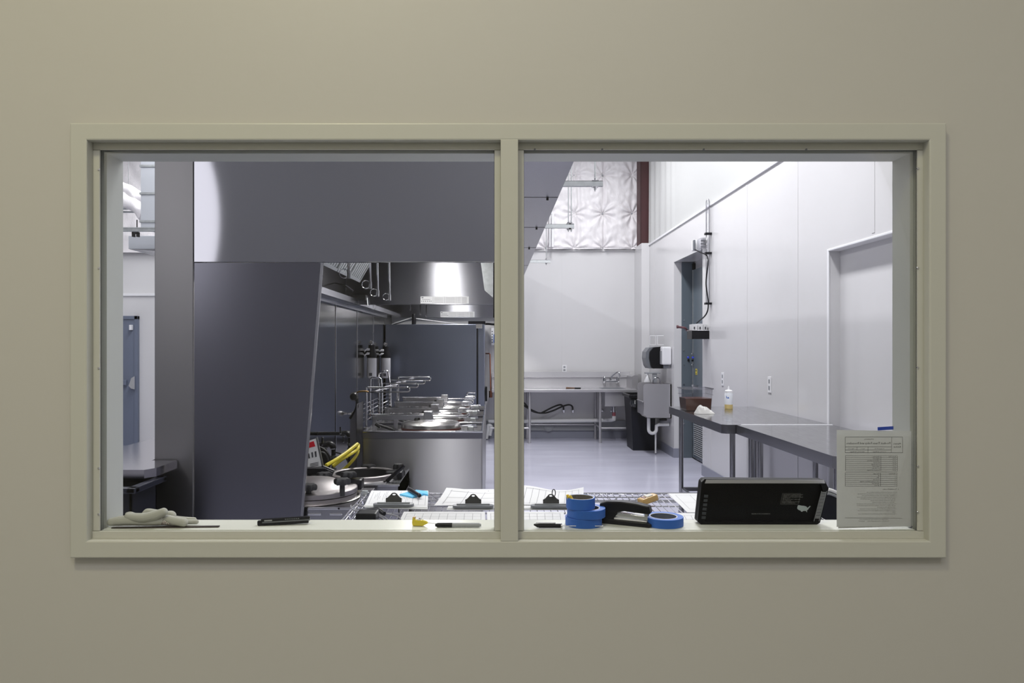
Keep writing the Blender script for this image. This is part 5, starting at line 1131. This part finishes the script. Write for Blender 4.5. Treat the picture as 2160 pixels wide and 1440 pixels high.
def G(x, y, Y, r):                                                    # photo row/column at distance Y, kept on or above the strip
    R_ = r*Y/F; p = px(x, y, Y); return (p[0], Y, max(p[2], SZ+0.0037+R_*0.97), R_)
gl = thing('knit_glove', 'lower white knit glove on the sill, dark red dotted grip showing, fingers pointing right', 'glove', (XX(300, 2.12), 2.12, SZ), 'pair of knit gloves on the sill')
blob([[G(235, 1108, 2.105, 8.5), G(252, 1107, 2.108, 10.5), G(275, 1106, 2.110, 11), G(300, 1109, 2.110, 9.0), G(322, 1107, 2.110, 9.5), G(338, 1104, 2.114, 9)],
      [G(330, 1100, 2.125, 8), G(350, 1094, 2.120, 8.5), G(368, 1098, 2.110, 9.5), G(388, 1104, 2.100, 9)],
      [G(350, 1090, 2.150, 6), G(380, 1094, 2.155, 5.5), G(410, 1098, 2.158, 4.6)],
      [G(365, 1103, 2.128, 6), G(392, 1106, 2.128, 5.0), G(414, 1107, 2.126, 5.2)],
      [G(352, 1096, 2.138, 8), G(384, 1100, 2.142, 5)]], 'glove_body', M['glove'], gl)
def grip_mat():
    m = mat('dark_red_grip', (0.2, 0.1, 0.1), 0.75); nt = m.node_tree; N = nt.nodes
    tc = N.new('ShaderNodeTexCoord'); nz = N.new('ShaderNodeTexVoronoi'); nz.inputs['Scale'].default_value = 420; nz.feature = 'F1'
    rp = N.new('ShaderNodeValToRGB'); rp.color_ramp.interpolation = 'CONSTANT'
    rp.color_ramp.elements[0].color = (0.07, 0.012, 0.02, 1); rp.color_ramp.elements[1].color = (0.45, 0.43, 0.40, 1); rp.color_ramp.elements[1].position = 0.42
    nt.links.new(tc.outputs['Object'], nz.inputs['Vector']); nt.links.new(nz.outputs['Distance'], rp.inputs[0]); nt.links.new(rp.outputs[0], N['Principled BSDF'].inputs['Base Color']); return m
gp = MB()
random.seed(3)
for i in range(70):
    x = 338+random.random()*34; lo = 1098+(x-338)*0.12; y = lo+random.random()*(1113-lo); 
    R_ = 0.0021; p = px(x, y, 2.105); gp.lathe([(0, -0.0016), (R_, -0.0005), (R_*0.7, 0.001), (0, 0.0014)], p, n=6, axis='z')
o_ = blob([[G(340, 1107, 2.115, 6.5), G(354, 1107, 2.113, 6.5), G(370, 1109, 2.106, 3.5)]], 'grip_palm', grip_mat(), gl, 0.0014)
gl = thing('knit_glove', 'upper white knit glove folded on top of the other, ribbed cuff toward the left', 'glove', (XX(300, 2.13), 2.13, SZ+0.03), 'pair of knit gloves on the sill')
blob([[G(270, 1089, 2.108, 7.5), G(284, 1091, 2.106, 9.5), G(305, 1091.5, 2.104, 10.5), G(326, 1087, 2.104, 10.5), G(345, 1079.5, 2.106, 8.8)],
      [G(268, 1084, 2.114, 4), G(275, 1082.5, 2.114, 4), G(283, 1086, 2.112, 5)],
      [G(306, 1082, 2.130, 6), G(312, 1078, 2.132, 6), G(328, 1082, 2.134, 8), G(345, 1086, 2.134, 8)],
      [G(345, 1086, 2.138, 8), G(362, 1085.5, 2.140, 8.5), G(366, 1092, 2.140, 6)]], 'glove_body', M['glove'], gl)
# folded black knife
T = Matrix.Translation(sp_(600, 2.135)) @ Matrix.Rotation(0.12, 4, 'Z') @ Matrix.Rotation(-0.035, 4, 'Y')
t = thing('folding_knife', 'black folded pocket knife lying on the sill in the left pane', 'knife', sp_(600, 2.135))
m = MB(); L_ = 0.073
m.bbox(-L_, L_-0.004, -0.007, 0.007, 0.0015, 0.009, b=0.002, M=T); m.build('lower_scale', M['black'], t)
MB().bbox(-L_+0.008, L_, -0.0065, 0.0065, 0.0125, 0.021, b=0.003, M=T).build('upper_scale', M['black'], t)
MB().bbox(-L_+0.01, L_, -0.0045, 0.0045, 0.0085, 0.013, b=0.001, M=T).build('blade', M['ggrey'], t)
MB().bbox(-L_+0.018, -L_+0.04, -0.0075, -0.006, 0.0145, 0.018, b=0.0006, M=T).build('grip_inlay', M['gmid'], t)
m = MB()
for i in range(7): m.box(0.003+i*0.006, 0.007+i*0.006, -0.0072, -0.0062, 0.016, 0.018, M=T)
m.build('engraving', M['ggrey'], t)
MB().bbox(-L_-0.002, -L_+0.012, -0.007, 0.007, 0.003, 0.0165, b=0.003, M=T).build('pivot', M['black'], t)
# yellow probe tag with thin metal probe
a = sp_(886, 2.12)
T = Matrix.Translation(a) @ Matrix.Rotation(-0.1, 4, 'Z')
t = thing('probe_thermometer', 'small yellow plastic probe tag with thin metal stem, beside the grey marker', 'thermometer', a)
MB().prism([(-0.021, 0.001), (0.008, 0.001), (0.018, 0.006), (0.0245, 0.0095), (0.018, 0.0145), (0.006, 0.0175), (-0.006, 0.0175), (-0.014, 0.0185), (-0.0145, 0.0235), (-0.021, 0.0235), (-0.0225, 0.010)], 0.013, 'y', -0.0065, M=T).build('yellow_body', M['yplastic'], t)
bo = [o for o in bpy.data.objects if o.name.startswith('yellow_body')][-1]; bv = bo.modifiers.new('b', 'BEVEL'); bv.width = 0.0022; bv.segments = 3
MB().cyl(T @ Vector((0.023, 0, 0.0095)), T @ Vector((0.062, 0.0, 0.006)), 0.0011, n=8).build('probe_stem', M['chrome'], t)
MB().lathe([(0, 0.0175), (0.0055, 0.0175), (0.005, 0.021), (0, 0.0215)], (-0.003, 0, 0), n=16, M=T).build('dial', M['white'], t)
MB().lathe([(0.0035, 0.0218), (0.0035, 0.0225), (0, 0.0225)], (-0.001, 0, 0), n=12, M=T).build('dial_button', M['redp'], t)
MB().bbox(-0.021, -0.013, -0.005, 0.005, 0.022, 0.026, b=0.001, M=T).build('clip_tab', M['tan'], t)
# grey marker with black cap
marker(sp_(918, 2.103, 0.0068), sp_(1015, 2.103, 0.0068), 0.0065, 'grey marker with black cap lying on the sill just left of the mullion', M['gmid'], M['black'])
# black marker with rod
t = thing('gas_lighter_probe', 'black-handled pocket probe with a thin bright rod, on the sill before the tape stack', 'probe', sp_(1150, 2.1))
MB().cyl(sp_(1136, 2.092, 0.0075), sp_(1185, 2.092, 0.0075), 0.0062, n=18).cyl(sp_(1126, 2.092, 0.011), sp_(1136, 2.092, 0.0075), 0.0022, 0.0060, n=14).build('handle', M['black'], t)
MB().bbox(*[v for p in [(sp_(1130, 2.092)[0], sp_(1172, 2.092)[0])] for v in p], 2.089, 2.095, SZ+0.0145, SZ+0.0165, b=0.0006).build('pocket_clip', M['chrome'], t)
MB().cyl(sp_(1183, 2.092, 0.0075), sp_(1186, 2.092, 0.0075), 0.0066, n=18).build('collar', M['chrome'], t)
MB().cyl(sp_(1186, 2.092, 0.0072), sp_(1272, 2.092, 0.0068), 0.0014, n=8).build('rod', M['chrome'], t)
# rolls of tape
def roll(c, z0, ro, ri, h, lab, core, tilt=0, grp='rolls of blue painter tape'):
    t = thing('tape_roll', lab, 'tape', (c[0], c[1], z0), grp)
    T = Matrix.Translation((c[0], c[1], z0)) @ Matrix.Rotation(tilt, 4, 'Y')
    MB().lathe([(ri, 0.0004), (ro-0.0006, 0.0), (ro, 0.0006), (ro, h-0.0006), (ro-0.0006, h), (ri, h-0.0002)], n=72, M=T).build('tape_winding', M['blue'], t)
    MB().lathe([(ri, 0.0006), (ri, h-0.0010), (ri-0.0028, h-0.0010), (ri-0.0028, 0.0006), (ri, 0.0006)], n=72, M=T).build('core', core, t)
    MB().lathe([(ri, h-0.0009), (ri, h-0.0002), (ri-0.0024, h-0.0002), (ri-0.0024, h-0.0009)], n=72, M=T).build('core_edge', M['core'], t)
    return t
Yt_ = 2.136
roll((XX(1231, Yt_), Yt_), SZ+0.0003, 0.0525, 0.039, 0.0245, 'bottom roll of the blue tape stack', M['coredark'])
roll((XX(1236.5, Yt_), Yt_+0.001), SZ+0.0253, 0.0550, 0.039, 0.0245, 'middle roll of the blue tape stack, stuck out to the right', M['coredark'])
roll((XX(1224, Yt_), Yt_-0.006), SZ+0.0503, 0.0415, 0.0385, 0.031, 'top roll of the blue tape stack, nearly used up, grey core showing', M['card'])
roll((XX(1399, 2.140), 2.138), SZ+0.0003, 0.0565, 0.0395, 0.0245, 'single blue tape roll lying flat between stapler and black device', M['coredark'])
t = thing('rolled_tag', 'little rolled yellow paper tag sticking out of the top tape roll', 'tag', (XX(1205, 2.13), 2.12, SZ+0.085))
MB().tube(smooth_path([(XX(1210, 2.11), 2.112, SZ+0.0515), (XX(1206, 2.11), 2.112, SZ+0.078), (XX(1201, 2.11), 2.112, SZ+0.088)]), 0.0048, n=14).tube(smooth_path([(XX(1203, 2.12), 2.118, SZ+0.0515), (XX(1199, 2.12), 2.118, SZ+0.078), (XX(1196.5, 2.12), 2.118, SZ+0.090)]), 0.0040, n=14).build('rolled_paper', mat('yellow_paper', (0.70, 0.50, 0.06), 0.5), t)
# stapler
a = Vector((XX(1276, 2.165), 2.165, SZ))
T = Matrix.Translation(a) @ Matrix.Rotation(-0.42, 4, 'Z')
t = thing('stapler', 'black desk stapler standing on the sill between the two tape piles', 'stapler', a)
def bprism(pts, w, name, m, b=0.004):
    o = MB().prism(pts, w, 'y', -w/2, M=T).build(name, m, t); q_ = o.modifiers.new('b', 'BEVEL'); q_.width = b; q_.segments = 3; q_.limit_method = 'ANGLE'
    for pl_ in o.data.polygons: pl_.use_smooth = True
    try: o.data.set_sharp_from_angle(angle=0.9)
    except Exception: pass
    return o
bprism([(-0.012, 0.0), (0.134, 0.0), (0.139, 0.004), (0.139, 0.009), (0.128, 0.013), (0.02, 0.014), (-0.012, 0.016)], 0.036, 'base', M['black'], 0.0025)
bprism([(-0.012, 0.010), (0.024, 0.012), (0.040, 0.030), (0.030, 0.040), (-0.012, 0.045)], 0.030, 'pivot_housing', M['black'], 0.002)
bprism([(-0.014, 0.030), (0.030, 0.033), (0.060, 0.040), (0.130, 0.037), (0.137, 0.040), (0.132, 0.060), (0.10, 0.065), (0.05, 0.067), (0.01, 0.064), (-0.012, 0.057)], 0.031, 'top_arm', M['black'], 0.004)
bprism([(0.030, 0.022), (0.126, 0.019), (0.127, 0.029), (0.040, 0.034)], 0.017, 'staple_magazine', M['chrome'], 0.001)
MB().box(0.118, 0.127, -0.009, 0.009, 0.019, 0.040, M=T).build('front_plate', M['chrome'], t)
MB().prism([(0.03, 0.0145), (0.125, 0.0142), (0.125, 0.0165), (0.03, 0.019)], 0.022, 'y', -0.011, M=T).build('anvil_plate', M['white'], t)
# black device
Yv = 2.148
t = thing('black_device', 'long black electronic device on edge on the sill, small grey map mark on its underside', 'device', (XX(1600, Yv), Yv, SZ))
def DV(x, y, Y=Yv): return (XX(x, Y), EYE-(y-CY)*Y/F)
zof = SZ-DV(1600, 1106)[1]+0.0005
def D2(pts): return [(DV(x, y)[0], DV(x, y)[1]+zof) for x, y in pts]
outer = D2([(1476, 1106), (1720, 1106), (1726, 1102), (1744, 1030), (1735, 1013), (1484, 1011), (1478, 1017), (1469, 1100)])
o = MB().prism(outer, 0.022, 'y', Yv+0.004).build('shell', M['devblack'], t); q_ = o.modifiers.new('b', 'BEVEL'); q_.width = 0.004; q_.segments = 3
def band(po, pi_, y0, y1, name, m):
    n = len(po); vs = [(p[0], y0, p[1]) for p in po]+[(p[0], y0, p[1]) for p in pi_]+[(p[0], y1, p[1]) for p in po]+[(p[0], y1, p[1]) for p in pi_]
    fs = []
    for i in range(n):
        j = (i+1) % n; fs += [[i, j, n+j, n+i], [2*n+i, 3*n+i, 3*n+j, 2*n+j], [i, 2*n+i, 2*n+j, j], [n+i, n+j, 3*n+j, 3*n+i]]
    return MB().add(vs, fs).build(name, m, t)
inner = D2([(1486, 1100), (1712, 1101), (1716, 1098), (1732, 1036), (1728, 1022), (1490, 1021), (1488, 1026), (1481, 1096)])
band(outer, inner, Yv-0.012, Yv+0.004, 'raised_rim', M['devblack'])
MB().prism(D2([(1484, 1019.5), (1736, 1019.5), (1734, 1013), (1487, 1012)]), 0.003, 'y', Yv-0.0145).build('edge_highlight_strip', mat('edge_highlight_grey', (0.42, 0.42, 0.45), 0.22, 0.3), t)  # light caught by the top edge, put in as a paler strip
for i in range(6):
    y = 1044+i*9; x = 1487-(y-1044)*0.11
    MB().prism(D2([(x-5, y+5), (x+3, y+5.5), (x+3.8, y), (x-4.2, y-0.5)]), 0.003, 'y', Yv-0.0145).build('port', mat('port_grey', (0.035, 0.04, 0.05), 0.5) if i == 0 else bpy.data.materials['port_grey'], t)
m = MB(); bars = MB()
for i in range(24):
    y = 1038+i*2.35; x = 1734.5-(y-1036)*0.26
    bars.prism(D2([(x-5.5, y+0.9), (x+3.8, y+0.9), (x+4.0, y), (x-5.3, y)]), 0.002, 'y', Yv-0.0142)
bars.build('vent_slots', M['gmid'], t)
m = MB()
for s_ in (-6.3, 4.4): m.prism(D2([(1734.5+s_, 1036), (1735.6+s_, 1036), (1719.6+s_, 1099), (1718.5+s_, 1099)]), 0.002, 'y', Yv-0.0142)
m.build('vent_frame', M['ggrey'], t)
usa = [(868, 650), (900, 645), (960, 660), (1045, 668), (1085, 680), (1112, 690), (1125, 715), (1150, 720), (1185, 690), (1205, 668), (1225, 676), (1208, 705), (1175, 735), (1165, 760), (1140, 785), (1118, 800), (1125, 825), (1130, 848), (1112, 842), (1100, 815), (1060, 808), (1010, 815), (985, 835), (960, 832), (940, 802), (900, 790), (868, 770), (845, 740), (850, 700)]
us_ = D2([(1620+x*0.0741, 1020+y*0.0741) for x, y in usa])
MB().prism(us_, 0.0006, 'y', Yv+0.0032).build('map_mark', M['mapgrey'], t)
# fine print label in an outline (kept slanted like the casing)
la = D2([(1651.5, 1043.5), (1690, 1043.5), (1685, 1066), (1647, 1066)])
ob = [la[3], la[2], la[1], la[0]]
ib_ = [(p[0]*0.985+sum(q_[0] for q_ in la)/4*0.015, p[1]*0.97+sum(q_[1] for q_ in la)/4*0.03) for p in ob]
vs = [(p[0], Yv+0.0034, p[1]) for p in ob]+[(p[0], Yv+0.0034, p[1]) for p in ib_]
MB().add(vs, [[i, (i+1) % 4, 4+(i+1) % 4, 4+i] for i in range(4)]).build('label_outline', M['finetext'], t)
sh = Matrix(((1, 0.22, 0, 0), (0, 1, 0, 0), (0, 0, 1, 0), (0, 0, 0, 1)))
base = Matrix.Translation((la[3][0], Yv+0.0033, la[3][1])) @ Matrix.Rotation(PI/2, 4, 'X') @ sh
W_ = la[2][0]-la[3][0]; H_ = la[0][1]-la[3][1]
ft = ["THIS DEVICE COMPLIES WITH PART", "TESTED TO COMPLY WITH FCC", "CANADA ICES-3 (B) MADE IN CHINA", "INPUT 12V DC", "CAUTION: DO NOT OPEN CASE", "FOR OFFICE USE", "PATENTS PENDING IN USA AND", "OTHER COUNTRIES 2016"]
text_mesh([(s_, W_*0.05, H_*(0.85-0.11*i), H_*0.115, 'LEFT') for i, s_ in enumerate(ft)], base).build('fine_print', M['finetext'], t)
b0 = D2([(1586, 1087)])[0]
text_mesh([("DESIGNED IN THE USA ASSEMBLED IN", 0, 0, 0.0032, 'LEFT')], Matrix.Translation((b0[0], Yv+0.0033, b0[1])) @ Matrix.Rotation(PI/2, 4, 'X')).build('edge_print', M['gmid'], t)

# ------------------------------------------------------------------ posted sheet on the glass, seen from behind (mirror writing)
Yp = 2.0775
def PQ(x, y): return (XX(x, Yp), ZZ(y, Yp))
t = thing('posted_sheet', 'printed policy sheet taped inside the right pane, its writing showing mirrored', 'sheet', (XX(1843, Yp), Yp, ZZ(1010, Yp)))
pc = [PQ(1765, 1111), PQ(1921, 1109.5), PQ(1922.5, 909), PQ(1765, 906.5)]
def sheetf(u, v):
    a = Vector((pc[0][0]*(1-u)+pc[1][0]*u, 0, pc[0][1]*(1-u)+pc[1][1]*u)); b = Vector((pc[3][0]*(1-u)+pc[2][0]*u, 0, pc[3][1]*(1-u)+pc[2][1]*u))
    p = a*(1-v)+b*v; return (p.x, Yp+0.0005, p.z)
MB().grid(sheetf, 2, 2).build('sheet', M['sheet'], t)
def backf(u, v):
    p = sheetf(u, v); return (p[0]+0.006+0.002*math.sin(v*5), Yp+0.004+0.008*u*(1-abs(v-0.4)), p[2]-0.005+0.003*u)
MB().grid(backf, 8, 8).build('back_sheet', M['paper'], t)
yl = Yp
ln = MB()
def hl(x0, y0, x1, y1, w=0.55):
    p, q = Vector((*PQ(x0, y0), 0)), Vector((*PQ(x1, y1), 0)); d = (q-p).normalized(); n_ = Vector((-d.y, d.x, 0))*(w*Yp/F/2)
    ln.add([(v.x, yl, v.y) for v in (p-n_, q-n_, q+n_, p+n_)], [(0,1,2,3)])
def rect(x0, y0, x1, y1, w=0.6): hl(x0, y0, x1, y0, w); hl(x1, y0, x1, y1, w); hl(x1, y1, x0, y1, w); hl(x0, y1, x0, y0, w)
rect(1783, 921.5, 1904, 954.5); hl(1881, 921.5, 1880, 954.5); hl(1783, 942, 1880, 942); hl(1783, 948.5, 1880, 948.5); hl(1831, 942, 1831, 954.5); hl(1807.5, 942, 1807.5, 948.5)
for i in range(9): hl(1783.5, 960.5+i*4.05, 1893, 961+i*4.05, 0.45)
hl(1783.5, 960.5, 1783.5, 993); hl(1858, 960.5, 1858, 993); hl(1893, 961, 1893, 993.5)
for i in range(8): hl(1783, 996.5+i*4.05, 1892, 997+i*4.05, 0.45)
hl(1783, 996.5, 1783, 1025); hl(1857.5, 996.5, 1857.5, 1025); hl(1892, 997, 1892, 1025.5)
hl(1782, 1091.8, 1903, 1093)
ln.build('ruled_lines', M['ink'], t)
k_ = Yp/F
MT = Matrix.Translation((XX(1922, Yp), yl, ZZ(909, Yp))) @ Matrix(((-k_, 0, 0, 0), (0, 0, 1, 0), (0, k_, 0, 0), (0, 0, 0, 1)))   # text units = photo px, mirrored
L = []
def tx(s_, x, y, sz, al='LEFT'): L.append((s_, 1922-x, 909-y, sz, al))
tx("Product Trace Policy and Procedure", 1832, 936.5, 6.3, 'CENTER'); tx("Marini's", 1892.5, 937.2, 5.0, 'CENTER'); tx("Kitchen", 1892.5, 943.6, 5.0, 'CENTER')
tx("SUPPLEMENTAL", 1833, 927, 2.9, 'CENTER')
tx("Document ID 4.2", 1855, 946.8, 2.8, 'CENTER'); tx("Issue 1", 1820, 946.8, 2.8, 'CENTER'); tx("Page 1 of 2", 1795, 946.8, 2.8, 'CENTER')
tx("Created by: QA Manager", 1855, 953.2, 2.8, 'CENTER'); tx("Approved by: QA Manager", 1808, 953.2, 2.8, 'CENTER')
for i, (a_, b_) in enumerate((("Revision Date", "Change Made"), ("1/1/15", "Original SOP"), ("2/1/16", "Updated trace table log"), ("4/1/16", "New format"), ("8/1/16", "Process changes"), ("1/1/17", "Yearly review"), ("3/1/17", "Lot code rules"), ("6/1/17", "Distribution list changes"))):
    tx(a_, 1890, 963.8+i*4.05, 2.8); tx(b_, 1856, 963.8+i*4.05, 2.8)
for i, (a_, b_) in enumerate((("Work Area", "Responsible"), ("1", "All"), ("2", "Office"), ("3", "Stock room"), ("4", "Lead, receiving, distribution manager"), ("5", "Shipping dock"), ("6", "QA team"))):
    tx(a_, 1889, 999.8+i*4.05, 2.8); tx(b_, 1855, 999.8+i*4.05, 2.8)
tx("A.  Traceability Procedure", 1896, 1032.5, 3.2)
body = ["Keep all of the trace records and the product lot numbers in order", "1.  Receive the products and write down the lot codes for all items received in the log.", "2.  The Manager ensures that product codes are recorded at each step of use.", "3.  The Production Manager records the lot numbers of each batch made on the record", "     with the date, time and product used; the record is then signed and filed with", "     the product sheet and the distribution log for each day.", "         Each batch is traced both forward and backward.", "4.  For trace requests all products must be found within two hours of the notice given by", "     the office, and the records must be complete, shown to the manager and then filed in", "     order by the date of the production run.", "5.  All records are kept in the binder for two years and are open for review by the", "     inspector on request. The Production Manager will sort records at the end of each", "     month.", "6.  All trace exercises must be carried out and written in the record two times a year."]
for i, s_ in enumerate(body): tx(s_, 1892, 1038.6+i*3.5, 2.35)
tx("Printed copies are for reference only. Uncontrolled document.", 1843, 1095.8, 2.4, 'CENTER'); tx("Document No. 4.2 Trace Policy and Procedure        Issued 6/1/17", 1843, 1099.6, 2.4, 'CENTER')
text_mesh(L, MT).build('mirrored_print', M['ink'], t)
T4 = [PQ(1851, 907.5), PQ(1884, 905.5), PQ(1884, 898.5), PQ(1850.5, 900.5)]
tag(MB().prism([(p[0], p[1]) for p in T4], 0.0004, 'y', Yp-0.0015).build('tape_strip', M['bluestrip']), 'short dark blue tape strip holding the top of the posted sheet', 'tape')
T4 = [PQ(1914, 1112.5), PQ(1922, 1114), PQ(1925, 1110), PQ(1922, 1108), PQ(1921.5, 1111)]
tag(MB().prism([(p[0], p[1]) for p in T4], 0.0004, 'y', Yp-0.0015).build('tape_strip', mat('navy_tape', (0.01, 0.02, 0.09), 0.5)), 'tiny curled dark blue tape bit at the lower right corner of the posted sheet', 'tape')
